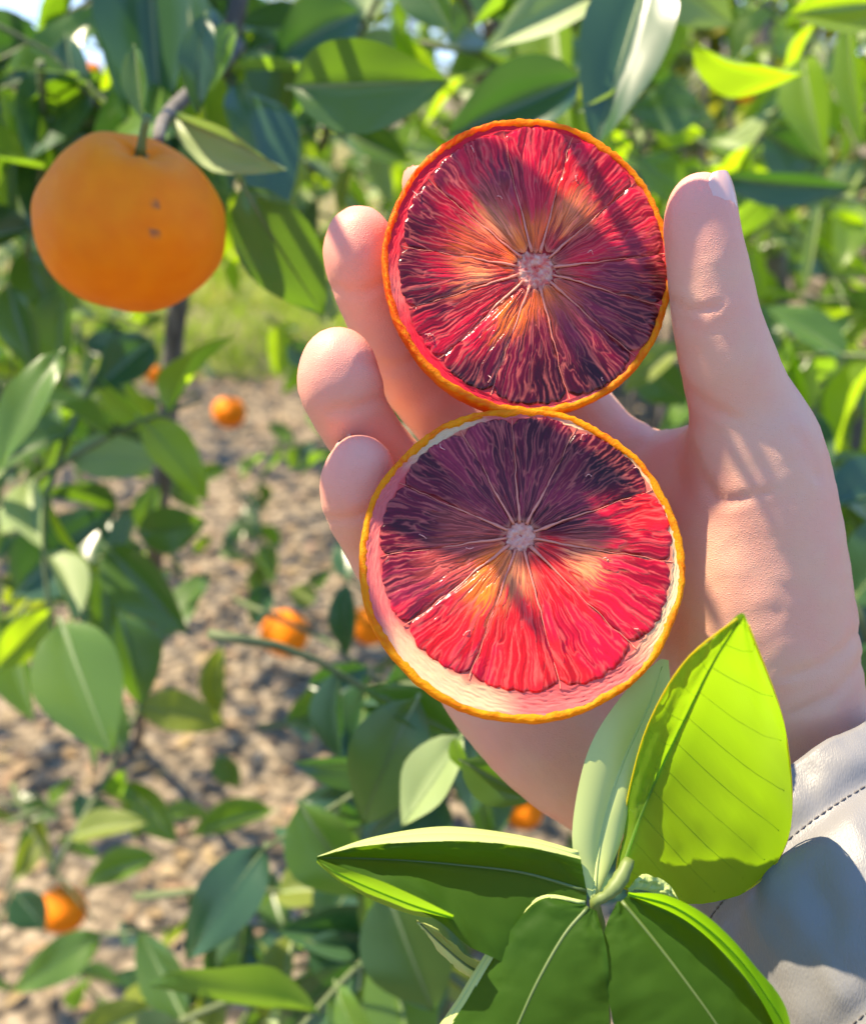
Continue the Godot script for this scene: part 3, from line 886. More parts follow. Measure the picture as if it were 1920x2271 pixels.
func skin_mat() -> StandardMaterial3D:
	var m := plain(Color.WHITE, 0.52, 0.45)
	m.vertex_color_use_as_albedo = true
	m.subsurf_scatter_enabled = true
	m.subsurf_scatter_strength = 0.10
	m.heightmap_enabled = true
	var plates := tex(0.055, 21, 1, 1024, FastNoiseLite.TYPE_CELLULAR)
	(plates.noise as FastNoiseLite).cellular_return_type = FastNoiseLite.RETURN_DISTANCE2_SUB
	(plates.noise as FastNoiseLite).domain_warp_enabled = true
	(plates.noise as FastNoiseLite).domain_warp_amplitude = 12.0
	(plates.noise as FastNoiseLite).domain_warp_frequency = 0.02
	m.heightmap_texture = plates
	m.heightmap_scale = 0.012
	m.uv1_triplanar = true
	m.uv1_scale = Vector3(30, 38, 30)
	return m

func build_nails(who: Node3D) -> void:
	var nm := plain(lin(0.76, 0.42, 0.34), 0.16)
	nm.subsurf_scatter_enabled = true
	nm.subsurf_scatter_strength = 0.15
	# [tip, next joint, direction of the nail's outside in camera space, radius mm, length mm, half angle]
	for e in [[0, Vector3(0.88, 0.08, 0.42), 7.9], [2, Vector3(-0.3, 0.1, -0.95), 8.0], [3, Vector3(-0.4, 0.2, -0.88), 8.4], [4, Vector3(-0.4, 0.2, -0.88), 7.3]]:
		var tip := cs(fingers[e[0]][0][0])
		var nxt := cs(fingers[e[0]][1][0])
		var ax := (tip - nxt).normalized()
		var out: Vector3 = e[1]
		out = (out - ax * out.dot(ax)).normalized()
		var side := ax.cross(out)
		var rad: float = fingers[e[0]][0][1] * 0.001
		var grow: float = (fingers[e[0]][1][1] - fingers[e[0]][0][1]) * 0.001 / tip.distance_to(nxt)
		var p := PackedVector3Array()
		for j in 13:
			var s := j / 12.0
			var l := lerpf(-0.0125 if e[0] == 0 else -0.0085, 0.0042 if e[0] == 0 else 0.0022, s)
			for i in 15:
				var a := lerpf(-1.0, 1.0, i / 14.0) * (1.2 if e[0] == 0 else 0.9)
				var round_end := 1.0 - 0.25 * pow(absf(s * 2.0 - 1.0), 4.0)
				a *= round_end
				var rr := (rad + maxf(-l, 0.0) * grow + 0.0011) - (0.0009 if (i == 0 or i == 14) else 0.0) - 0.0022 * pow(1.0 - s, 6.0)
				var lift := l + 0.0018 * cos(a * 1.2)
				p.append(tip + ax * lift + (out * cos(a) + side * sin(a)) * rr * (sqrt(maxf(1.0 - pow(maxf(lift, 0.0) / (rad * 1.55), 2.0), 0.1))))
		var o := part("fingernail" if e[0] else "thumbnail", sheet(p, 15, 13, null, out), nm, who)
		o.transform = Transform3D(cam_basis, CAM - who.position)

func build_sleeve(who: Node3D) -> void:
	var cloth := plain(lin(0.182, 0.176, 0.174), 0.44, 0.4)
	cloth.rim_enabled = true
	cloth.rim = 0.3
	cloth.heightmap_enabled = true
	cloth.heightmap_texture = tex(0.12, 31, 3, 512)
	cloth.heightmap_scale = 0.012
	cloth.uv1_triplanar = true
	cloth.uv1_scale = Vector3(30, 9, 30)
	var c0 := cs(Vector3(1752, 1822, 303))
	var c1 := cs(Vector3(2170, 2330, 262))
	var ax := (c1 - c0).normalized()
	var side := ax.cross(Vector3(0, 0, 1)).normalized()
	var up := side.cross(ax)
	var n := noise(FastNoiseLite.TYPE_SIMPLEX_SMOOTH, 1.0, 77, 3)
	var seams := [0.0135, 0.052, 0.093]
	var long := 0.2
	var nu := 120
	var nv := 150
	var p := PackedVector3Array()
	var radius := func(t: float, a: float) -> float:
		var r := 0.0395 + t * 0.09
		var puff := 1.0
		for s in seams:
			puff *= 1.0 - exp(-pow((t - s) / 0.0035, 2.0))
		var fold := n.get_noise_2d(a * 2.2, t * 24.0)
		var gather := n.get_noise_2d(a * 9.0 + 40.0, t * 50.0)
		r += puff * (0.0032 + 0.0028 * fold) + 0.0009 * gather * (1.0 - clampf(t / 0.05, 0.0, 0.8))
		return r
	for j in nv + 6:
		var t := maxf(0.0, float(j - 6) / (nv - 1)) * long
		for i in nu:
			var a := TAU * i / (nu - 1)
			var r: float = radius.call(t, a)
			if j < 6:                                        # the hem turns inwards
				r -= 0.0006 * (6 - j) + (0.003 if j < 3 else 0.0)
				t = 0.0 if j >= 3 else 0.004 * (3 - j)
			p.append(c0 + ax * t + (side * cos(a) + up * sin(a)) * r)
	var o := part("sleeve", sheet_tube(p, nu, nv + 6), cloth, who)
	o.transform = Transform3D(cam_basis, CAM - who.position)
	# dark stitches along the seams, a sub-part of the sleeve
	var thread := plain(lin(0.10, 0.09, 0.09), 0.8)
	for s in seams:
		var big := ArrayMesh.new()
		var st := SurfaceTool.new()
		st.begin(Mesh.PRIMITIVE_TRIANGLES)
		for k in 130:
			var a := TAU * k / 130.0
			var pts := []
			for q in 3:
				var aa := a + TAU / 130.0 * 0.72 * q / 2.0
				pts.append(c0 + ax * s + (side * cos(aa) + up * sin(aa)) * (radius.call(s, aa) + 0.0001 + (0.0003 if q == 1 else 0.0)))
			st.append_from(tube(pts, [0.00015, 0.00022, 0.00015], 5), 0, Transform3D())
		big = st.commit()
		var q := part("stitching", big, thread, o)
		q.set_meta("kind", "stuff")

# ---------------------------------------------------------------- the two halves of the blood orange
const PULP := [Color(0.040, 0.002, 0.006), Color(0.095, 0.003, 0.012), Color(0.165, 0.010, 0.026), Color(0.44, 0.005, 0.020), Color(0.70, 0.009, 0.011), Color(0.86, 0.145, 0.010), Color(0.84, 0.24, 0.085), Color(0.34, 0.045, 0.034)]
enum {DARK, MAROON, PURPLE, CRIMSON, RED, ORANGE, PEACH, BROWN}

func build_orange_halves() -> void:
	var pulp := plain(Color.WHITE, 0.24, 0.24)
	pulp.vertex_color_use_as_albedo = true
	pulp.subsurf_scatter_enabled = true
	pulp.subsurf_scatter_strength = 0.05
	pulp.clearcoat_enabled = true
	pulp.clearcoat = 0.34
	pulp.clearcoat_roughness = 0.05
	M.pulp = pulp
	var pith := plain(Color.WHITE, 0.55, 0.25)
	pith.vertex_color_use_as_albedo = true
	pith.subsurf_scatter_enabled = true
	pith.subsurf_scatter_strength = 0.12
	M.pith = pith
	# the colours of the flesh: [x, y in the photograph, colour]
	half("upper half of the cut blood orange held between fingers and thumb, deep maroon at right", Vector3(1172, 584, 268), Vector2(323, 341), Vector3(0.06, 0.13, 1.0), Vector2(15, -14), Vector2(301, 322), Vector2(12, 0), 44.0, 3, [8, 42, 74, 102, 139, 170, 198, 224, 250, 283, 318, 344],
		[[942, 515, MAROON], [914, 597, MAROON], [983, 373, PURPLE], [1048, 336, CRIMSON], [1138, 312, CRIMSON], [1228, 303, CRIMSON], [1310, 352, CRIMSON], [1371, 414, CRIMSON], [1412, 458, CRIMSON], [1432, 536, PURPLE], [1432, 618, MAROON], [1371, 597, PURPLE], [1412, 699, MAROON], [1350, 679, PURPLE], [1371, 801, MAROON], [1268, 740, PURPLE], [1290, 850, DARK], [1207, 850, DARK], [1187, 740, MAROON], [1113, 822, MAROON], [1048, 842, DARK], [1024, 760, CRIMSON], [963, 740, CRIMSON], [983, 659, MAROON],
		[1097, 495, PEACH], [1048, 564, ORANGE], [1048, 610, PEACH], [1179, 516, ORANGE], [1248, 483, ORANGE], [1275, 462, PEACH], [1207, 440, CRIMSON], [1150, 450, CRIMSON], [1105, 430, BROWN], [1126, 385, PURPLE], [1032, 475, CRIMSON], [1289, 569, CRIMSON], [1235, 600, BROWN], [1330, 540, CRIMSON], [1130, 700, ORANGE], [1097, 642, CRIMSON], [1060, 690, CRIMSON], [1228, 691, BROWN], [1200, 660, ORANGE], [1320, 460, CRIMSON], [1130, 560, ORANGE], [1000, 560, CRIMSON], [990, 610, CRIMSON], [1090, 560, CRIMSON], [1220, 530, CRIMSON], [1150, 640, CRIMSON], [1260, 400, RED], [1180, 360, CRIMSON]],
		func(a: float) -> Array:                            # (pith colour, cut rind colour) round the rim
			var redness := smoothstep(1.2, 2.2, a) * smoothstep(4.35, 3.6, a)
			var pale := exp(-pow((a - 3.35) / 0.2, 2.0)) + exp(-pow((a - 5.2) / 0.5, 2.0)) + exp(-pow((a - 0.5) / 0.25, 2.0)) * 0.6
			return [Color(0.66, 0.012, 0.03).lerp(Color(0.78, 0.46, 0.34), clampf(pale * 0.18, 0.0, 1.0)), Color(0.86, 0.28, 0.006).lerp(Color(0.80, 0.05, 0.008), redness * 0.8)])
	half("lower half of the cut blood orange resting on the palm, bright red at the bottom", Vector3(1158, 1239, 252), Vector2(362, 358), Vector3(0.03, 0.28, 1.0), Vector2(-3, 51), Vector2(330, 318), Vector2(11, 20), 34.0, 8, [20, 62, 92, 117, 155, 188, 218, 249, 283, 314, 350],
		[[1155, 971, MAROON], [1032, 993, PURPLE], [964, 1070, MAROON], [919, 1152, MAROON], [887, 1220, MAROON], [896, 1297, PURPLE], [1055, 1061, PURPLE], [1100, 1107, PURPLE], [1041, 1175, BROWN], [1214, 1084, PURPLE], [1259, 1016, MAROON], [1350, 1039, DARK], [1386, 1084, DARK], [1282, 1116, PURPLE], [1236, 1143, MAROON], [1350, 1152, CRIMSON], [1304, 1193, BROWN], [1440, 1134, RED], [1440, 1220, CRIMSON], [1372, 1265, CRIMSON], [1304, 1243, PEACH], [1214, 1234, RED], [1214, 1265, RED], [1418, 1333, CRIMSON],
		[1350, 1356, CRIMSON], [1282, 1333, RED], [1327, 1447, CRIMSON], [1236, 1379, CRIMSON], [1236, 1492, RED], [1191, 1333, RED], [1145, 1288, PEACH], [1100, 1279, ORANGE], [1055, 1324, ORANGE], [1132, 1356, RED], [1123, 1470, RED], [1055, 1401, RED], [1009, 1401, RED], [964, 1392, RED], [1041, 1460, CRIMSON], [941, 1333, PURPLE], [987, 1265, BROWN], [1009, 1333, CRIMSON], [919, 1388, CRIMSON], [1177, 1447, RED]],
		func(a: float) -> Array:
			var pink := smoothstep(2.2, 2.6, a) * smoothstep(3.9, 3.4, a) + smoothstep(4.4, 4.8, a) * smoothstep(5.9, 5.3, a) * 1.0 + exp(-pow((a - 1.55) / 0.22, 2.0)) * 2.0
			return [Color(0.62, 0.37, 0.20).lerp(Color(0.62, 0.075, 0.085), clampf(pink * 1.2, 0.0, 1.0) * 0.92), Color(0.88, 0.33, 0.006)])

func half(label: String, where: Vector3, size_px: Vector2, normal_cs: Vector3, core_px: Vector2, pulp_px: Vector2, pulp_off: Vector2, core_r: float, sd: int, cuts: Array, flesh: Array, rim_colors: Callable) -> void:
	var px := where.z * 0.001 / F                            # metres per pixel there
	var o := thing("orange_half", label, "orange half", at(where.x, where.y, where.z * 0.001), "two halves of one blood orange")
	var zc := (cam_basis * normal_cs).normalized()
	var xc := (cam_basis * Vector3.UP).cross(zc).normalized()
	o.basis = Basis(xc, zc.cross(xc), zc)
	var rx := size_px.x * px
	var ry := size_px.y * px
	var core := core_px * px
	var ex := pulp_px * px
	var eo := pulp_off * px
	var ns := noise(FastNoiseLite.TYPE_SIMPLEX_SMOOTH, 1.0, sd, 3)
	var rim_r := func(a: float) -> float:                    # the outline, from the middle
		return (rx * ry / sqrt(pow(ry * cos(a), 2) + pow(rx * sin(a), 2))) * (1.0 + 0.012 * ns.get_noise_2d(cos(a) * 1.6, sin(a) * 1.6) + 0.004 * ns.get_noise_2d(cos(a) * 14.0, sin(a) * 14.0))
	# rind: cut edge, rounded rim and the dome behind
	var p := PackedVector3Array()
	var cols := PackedColorArray()
	var nu := 241
	var prof := [[0.952, -0.0008], [0.960, -0.0002], [0.974, 0.0001], [0.986, 0.0001], [0.997, -0.0001], [1.002, -0.0009], [1.005, -0.0024]]
	for k in 26:
		var a := lerpf(0.10, PI / 2, (k + 1) / 26.0)
		prof.append([1.008 * cos(a), -0.98 * (rx + ry) * 0.5 * sin(a)])
	for j in prof.size():
		for i in nu:
			var a := TAU * i / (nu - 1)
			var r: float = rim_r.call(a) * (prof[j][0] + ((0.016 * ns.get_noise_2d(cos(a) * 4.0 + 60.0, sin(a) * 4.0) + 0.008 * ns.get_noise_2d(cos(a) * 16.0 + 60.0, sin(a) * 16.0)) if j < 3 else 0.0))
			var rag: float = ns.get_noise_2d(cos(a) * 30.0, sin(a) * 30.0 + j) * 0.00032 if j < 5 else 0.0
			p.append(Vector3(cos(a) * (r + rag), sin(a) * (r + rag), prof[j][1] + rag * 0.5))
			var c: Color = rim_colors.call(a)[1]
			c = c.lerp(Color(0.80, 0.10, 0.006), clampf(ns.get_noise_2d(cos(a) * 3.0 + 90.0, sin(a) * 3.0) * 1.4, 0.0, 0.6))
			c = c.lerp(Color(0.90, 0.46, 0.012), clampf(0.15 + ns.get_noise_2d(cos(a) * 20.0 + 7.0, sin(a) * 20.0 + j * 1.7) * 1.2, 0.0, 0.8) * (1.0 if j < 6 else 0.25))
			if j > 6: c = c.lerp(Color(0.82, 0.21, 0.004), 0.7)
			cols.append(c)
	part("rind", sheet(p, nu, prof.size(), cols), M.rind_cut if M.has("rind_cut") else rind_cut_mat(), o)
	# pith: from the rind to the core; under the segments it is the floor the membranes stand on
	var pulp_r := func(a: float) -> float:                   # the pulp's outline, from the core
		var d := Vector2(cos(a), sin(a))
		var q := core - eo
		var ua := pow(d.x / ex.x, 2) + pow(d.y / ex.y, 2)
		var ub := 2.0 * (q.x * d.x / (ex.x * ex.x) + q.y * d.y / (ex.y * ex.y))
		var uc := pow(q.x / ex.x, 2) + pow(q.y / ex.y, 2) - 1.0
		return (-ub + sqrt(maxf(ub * ub - 4.0 * ua * uc, 0.0))) / (2.0 * ua) * (1.0 + 0.012 * ns.get_noise_2d(d.x * 4.0 + 30.0, d.y * 4.0))
	p = PackedVector3Array()
	cols = PackedColorArray()
	var rings := 46
	for j in rings:
		var f := float(j) / (rings - 1)
		for i in nu:
			var a := TAU * i / (nu - 1)
			var inner := Vector2(cos(a), sin(a)) * (pulp_r.call(a) as float) * (0.98 + 0.02 * ns.get_noise_2d(cos(a) * 9.0, sin(a) * 9.0)) + core
			var ang := inner.angle()
			var outer: Vector2 = Vector2(cos(ang), sin(ang)) * (rim_r.call(ang) as float) * 0.963
			var q := outer.lerp(inner, f / 0.5) if f < 0.5 else inner.lerp(core, (f - 0.5) / 0.5)
			var z := -0.0003 - 0.0003 * sin(minf(f * 2.0, 1.0) * PI) + 0.0003 * ns.get_noise_2d(q.x * 1500.0, q.y * 1500.0) - smoothstep(0.46, 0.56, f) * 0.0004
			p.append(Vector3(q.x, q.y, z))
			var c: Color = rim_colors.call(fposmod(ang, TAU))[0]
			var v := 0.5 + 0.5 * ns.get_noise_2d(q.x * 900.0, q.y * 900.0)
			c = c.lerp(Color(0.74, 0.50, 0.30), v * 0.35 * clampf(c.g * 3.0, 0.0, 1.0) * (1.0 - smoothstep(0.3, 0.5, f)))
			c = c.lerp(Color(0.50, 0.05, 0.05), smoothstep(0.40, 0.52, f) * 0.8)
			cols.append(c)
	part("pith", sheet(p, nu, rings, cols, Vector3(0, 0, 1)), M.pith, o)
	# a coarse map of the flesh's colours
	const G := 56
	var map := PackedColorArray()
	map.resize(G * G)
	for j in G:
		for i in G:
			var q := Vector2(i - G * 0.5, j - G * 0.5) / (G * 0.5) * 350.0
			var sum := Color(0, 0, 0)
			var total := 0.0
			for e in flesh:
				var d := Vector2(e[0] - where.x, where.y - e[1]).distance_squared_to(q)
				var w := exp(-d / 900.0) + 1e-5 / (1.0 + d)
				sum += PULP[e[2]] * w
				total += w
			map[j * G + i] = sum / total
	var cell := noise(FastNoiseLite.TYPE_CELLULAR, 1.0, sd)
	cell.cellular_return_type = FastNoiseLite.RETURN_DISTANCE2_SUB
	cell.cellular_jitter = 0.9
	var cid := noise(FastNoiseLite.TYPE_CELLULAR, 1.0, sd)
	cid.cellular_return_type = FastNoiseLite.RETURN_CELL_VALUE
	cid.cellular_jitter = 0.9
	var cr := core_r * px
	var n1 := noise(FastNoiseLite.TYPE_SIMPLEX_SMOOTH, 1.0, sd + 40)
	for s in cuts.size():
		var a0 := deg_to_rad(cuts[s])
		var a1 := deg_to_rad(cuts[(s + 1) % cuts.size()] + (360 if s == cuts.size() - 1 else 0))
		var cu := 84
		var cv := 124
		p = PackedVector3Array()
		cols = PackedColorArray()
		var across := maxf(2.0, roundf((a1 - a0) / 0.105))      # juice sacs side by side at the outer end
		for j in cv:
			var v := float(j) / (cv - 1)
			for i in cu:
				var u := float(i) / (cu - 1)
				var e := minf(u, 1.0 - u) * 2.0
				var am := lerpf(a0, a1, u)
				var lobe := absf(sin(u * across * PI))
				var rmax: float = pulp_r.call(am) * (1.0 - 0.06 * pow(1.0 - e, 4.0) - 0.016 * (1.0 - sqrt(lobe)) - 0.015 * absf(ns.get_noise_2d(am * 7.0, 3.0)))
				var rmin := cr * (1.0 + 0.35 * pow(1.0 - e, 2.0) + 0.3 * ns.get_noise_2d(s * 5.1, 9.0))
				var r := lerpf(rmin, rmax, v)
				var gap := 0.00011 / r * (1.0 + 1.2 * ns.get_noise_2d(r * 300.0, s * 13.0))
				var a := lerpf(a0 + gap, a1 - gap, u)
				a += 0.035 * ns.get_noise_2d(r * 130.0, s * 7.0) * (1.0 - v * 0.5)
				# juice sacs: long drops that point to the core, each swollen, thin skins between them
				var lean := (u - 0.5) * (1.0 - v) * 0.5
				var qx := u * across * 0.9 + s * 17.0 + lean + n1.get_noise_2d(r * 90.0, a * 3.0) * 0.22
				var qy := v * 2.2 + n1.get_noise_2d(a * 9.0, r * 60.0) * 0.6
				var f21 := clampf(cell.get_noise_2d(qx, qy) + 1.0, 0.0, 1.0)
				var id := cid.get_noise_2d(qx, qy)
				var ve := smoothstep(0.0, 0.5, f21)
				var skin := 1.0 - smoothstep(0.0, 0.13, f21)
				var edge := minf(e * 0.5 * (a1 - a0) * r, minf((rmax - r) * 1.0, r - rmin + 0.0003))
				var dome := 1.0 - exp(-edge / 0.0005)
				var streak := n1.get_noise_2d(qx * 4.0, qy * 1.1 + 50.0)
				var fine := n1.get_noise_2d(a * 110.0, r * 260.0)
				var z := -0.00035 + 0.00042 * dome + (0.00012 * ve + 0.00008 * id + 0.00005 * streak + 0.00005 * fine) * dome
				var q := Vector2(core.x + cos(a) * r, core.y + sin(a) * r)
				p.append(Vector3(q.x, q.y, z))
				var rr := r + (streak * 0.0042 + id * 0.0024) * smoothstep(0.0, 0.3, v)
				var aa := a + ns.get_noise_2d(a * 5.0, r * 200.0) * 0.07
				var g := (Vector2(core.x + cos(aa) * rr, core.y + sin(aa) * rr) / px / 350.0 + Vector2.ONE) * (G * 0.5)
				var gx := clampi(int(g.x), 0, G - 2)
				var gy := clampi(int(g.y), 0, G - 2)
				var fx := clampf(g.x - gx, 0.0, 1.0)
				var fy := clampf(g.y - gy, 0.0, 1.0)
				var c := map[gy * G + gx].lerp(map[gy * G + gx + 1], fx).lerp(map[gy * G + G + gx].lerp(map[gy * G + G + gx + 1], fx), fy)
				var shade := clampf(0.5 + id * 0.55 + streak * 0.55 + fine * 0.15, 0.0, 1.0)
				c = c * lerpf(0.50, 1.50, shade)
				c = c.lerp(Color(0.62, 0.14, 0.10), clampf(skin * (0.40 - 0.15 * v) + smoothstep(0.30, 0.6, streak) * 0.35, 0.0, 0.5))
				c = c.lerp(Color(0.70, 0.28, 0.16), 0.4 * smoothstep(0.05, 0.0, v))
				cols.append(c)
		part("segment", sheet(p, cu, cv, cols, Vector3(0, 0, 1)), M.pulp, o)
		# the membrane on this segment's first side, stout at the core and thin as it nears the pith
		var mp := []
		var mr := []
		for k in 21:
			var t := k / 20.0
			var r := lerpf(cr * 0.9, (pulp_r.call(a0) as float) * 0.985, t)
			var a := a0 + 0.035 * ns.get_noise_2d(r * 130.0, s * 7.0) * (1.0 - t * 0.5)
			mp.append(Vector3(core.x + cos(a) * r, core.y + sin(a) * r, lerpf(0.0001, -0.00030, smoothstep(0.1, 0.25 + 0.5 * absf(ns.get_noise_2d(s * 7.7, 5.0)) * 2.0, t)) + 0.0003 * ns.get_noise_2d(t * 11.0, s * 3.0)))
			mr.append(lerpf(0.00040, 0.00009, minf(t * 1.7, 1.0)) * (1.0 + 0.6 * ns.get_noise_2d(t * 14.0, s * 9.0)))
		part("membrane", tube(mp, mr, 6), M.membrane if M.has("membrane") else membrane_mat(), o)
	# torn shreds of skin and sacs that stand up from the cut
	for k in 9:
		var a := rng.randf() * TAU if sd != 3 else rng.randfn(3.5, 1.2)
		var t := rng.randf_range(0.35, 0.98) if k % 3 else rng.randf_range(0.9, 1.0)
		var r: float = (pulp_r.call(a) as float) * t
		var q := Vector3(core.x + cos(a) * r, core.y + sin(a) * r, 0.0002)
		var dir := Vector3(cos(a + rng.randfn() * 0.4), sin(a + rng.randfn() * 0.4), 0) * rng.randf_range(0.0010, 0.0024)
		var bow := Vector3(-dir.y, dir.x, 0) * rng.randf_range(-0.4, 0.4) + Vector3(0, 0, rng.randf_range(0.0003, 0.0009))
		part("shred", tube(spline([q - dir * 0.5, q + bow, q + dir * 0.5], 7), [0.00006, 0.00010, 0.00013, 0.00012, 0.00010, 0.00008, 0.00005], 5), M.shred if M.has("shred") else shred_mat(), o)
	# the white core
	p = PackedVector3Array()
	cols = PackedColorArray()
	for j in 18:
		var f := j / 17.0
		for i in 61:
			var a := TAU * i / 60.0
			var r := cr * f * (1.12 + 0.3 * ns.get_noise_2d(cos(a) * 2.5, sin(a) * 2.5 + 20.0))
			var q := core + Vector2(cos(a), sin(a)) * r
			p.append(Vector3(q.x, q.y, 0.0003 + 0.0007 * ns.get_noise_2d(q.x * 700.0, q.y * 700.0) - 0.0012 * pow(f, 3.0) - 0.0008 * exp(-f * f * 9.0)))
			cols.append(Color(0.74, 0.36, 0.26).lerp(Color(0.72, 0.10, 0.08), clampf(0.5 + ns.get_noise_2d(q.x * 450.0 + 5.0, q.y * 450.0) * 1.3, 0.0, 1.0) * (0.9 if sd == 3 else 0.4)))
	part("core", sheet(p, 61, 18, cols, Vector3(0, 0, 1)), M.pith, o)

func shred_mat() -> StandardMaterial3D:
	var m := plain(lin(0.80, 0.34, 0.28), 0.2)
	m.clearcoat_enabled = true
	m.clearcoat = 0.6
	m.clearcoat_roughness = 0.08
	M.shred = m
	return m

func rind_cut_mat() -> StandardMaterial3D:
	var m := rind_mat()
	m.heightmap_scale = 0.014
	m.backlight_enabled = true
	m.backlight = lin(0.95, 0.95, 0.95)
	m.uv1_scale = Vector3(38, 38, 38)
	M.rind_cut = m
	return m

func membrane_mat() -> StandardMaterial3D:
	var m := plain(lin(0.70, 0.20, 0.13), 0.3)
	m.subsurf_scatter_enabled = true
	m.subsurf_scatter_strength = 0.1
	M.membrane = m
	return m

# ---------------------------------------------------------------- the sprig in front
# a leaf stretched between its left margin, midrib and right margin, each a curve of (photograph x, y, depth in mm)
func near_leaf(parent: Node3D, left: Array, mid: Array, right: Array, mat: StandardMaterial3D, label := "", margin: Material = null, hollow := 0.0025, veins := 7.0, rib: Material = null) -> MeshInstance3D:
	var rows := 61
	var hc := 9
	var ls := seen(left, rows)
	var ms := seen(mid, rows)
	var rs := seen(right, rows)
	var nu := hc * 2 + 1
	var p := PackedVector3Array()
	var n := noise(FastNoiseLite.TYPE_SIMPLEX_SMOOTH, 1.0, int(mid[0].x) + int(mid[0].y), 2)
	for j in rows:
		var s := float(j) / (rows - 1)
		for i in nu:
			var t := float(i - hc) / hc
			var q: Vector3 = (ms[j] as Vector3).lerp(ls[j] if t < 0.0 else rs[j], absf(t))
			var nrm: Vector3 = (rs[j] - ls[j]).cross(ms[mini(j + 1, rows - 1)] - ms[maxi(j - 1, 0)]).normalized()
			if nrm.dot(CAM - q) < 0.0: nrm = -nrm
			var swell := 4.0 * absf(t) * (1.0 - absf(t)) * hollow * sin(PI * clampf(s * 1.05, 0.0, 1.0))
			var vein := pow(absf(sin((s * veins - absf(t) * 0.9) * PI)), 0.5) - 0.7
			p.append(q - nrm * (-swell - (vein * 0.0004 * sin(PI * minf(absf(t), 1.0)) + n.get_noise_2d(s * 5.0, t * 2.0) * 0.0012 * absf(t) + n.get_noise_2d(s * 40.0, t * 14.0) * 0.0002 * absf(t)) * (1.0 if veins > 4.0 else 0.0)))
	var o := part("leaf", sheet(p, nu, rows, null, CAM - (ms[30] as Vector3)), mat, parent)
	o.position = -parent.position
	if label: o.set_meta("label", label)
	var r := []
	var pts := []
	for j in range(0, rows - 2, 2):
		pts.append((ms[j] as Vector3) + (CAM - (ms[j] as Vector3)).normalized() * -0.0001)
		r.append(lerpf(0.0005, 0.00015, float(j) / rows))
	part("midrib", tube(pts, r, 6), rib if rib else M.rib_near, o)
	if veins > 8.0:
		for k in int(veins):
			for side in 2:
				var vp := []
				var vr := []
				for q in 9:
					var f := q / 8.0 * 0.9
					var s := clampf((k + 0.45 + 0.2 * side) / veins + f * 0.9 / veins, 0.0, 0.97)
					var i := int(s * (rows - 1))
					var c := int(round((hc - 1) * f + 0.4)) * (1 if side else -1) + hc
					var ii := s * (rows - 1) - i
					var fc := hc + (1 if side else -1) * f * hc
					var c0 := int(fc)
					var a1: Vector3 = p[i * nu + c0].lerp(p[i * nu + mini(c0 + 1, nu - 1)], fc - c0)
					var i2 := mini(i + 1, rows - 1)
					var a2: Vector3 = p[i2 * nu + c0].lerp(p[i2 * nu + mini(c0 + 1, nu - 1)], fc - c0)
					vp.append(a1.lerp(a2, ii))
					vr.append(lerpf(0.00006, 0.00003, f) * (0.7 if k % 3 == 1 else 1.0))
				part("vein", tube(vp, vr, 5), rib if rib else M.vein, o)
	if margin:
		for e in [ls, rs]:
			var mp := []
			var mr := []
			for j in range(1, rows - 1, 2):
				mp.append(e[j])
				mr.append(0.00022)
			part("margin", tube(mp, mr, 5), margin, o)
	return o

func V(x: float, y: float, z: float) -> Vector3:
	return Vector3(x, y, z)

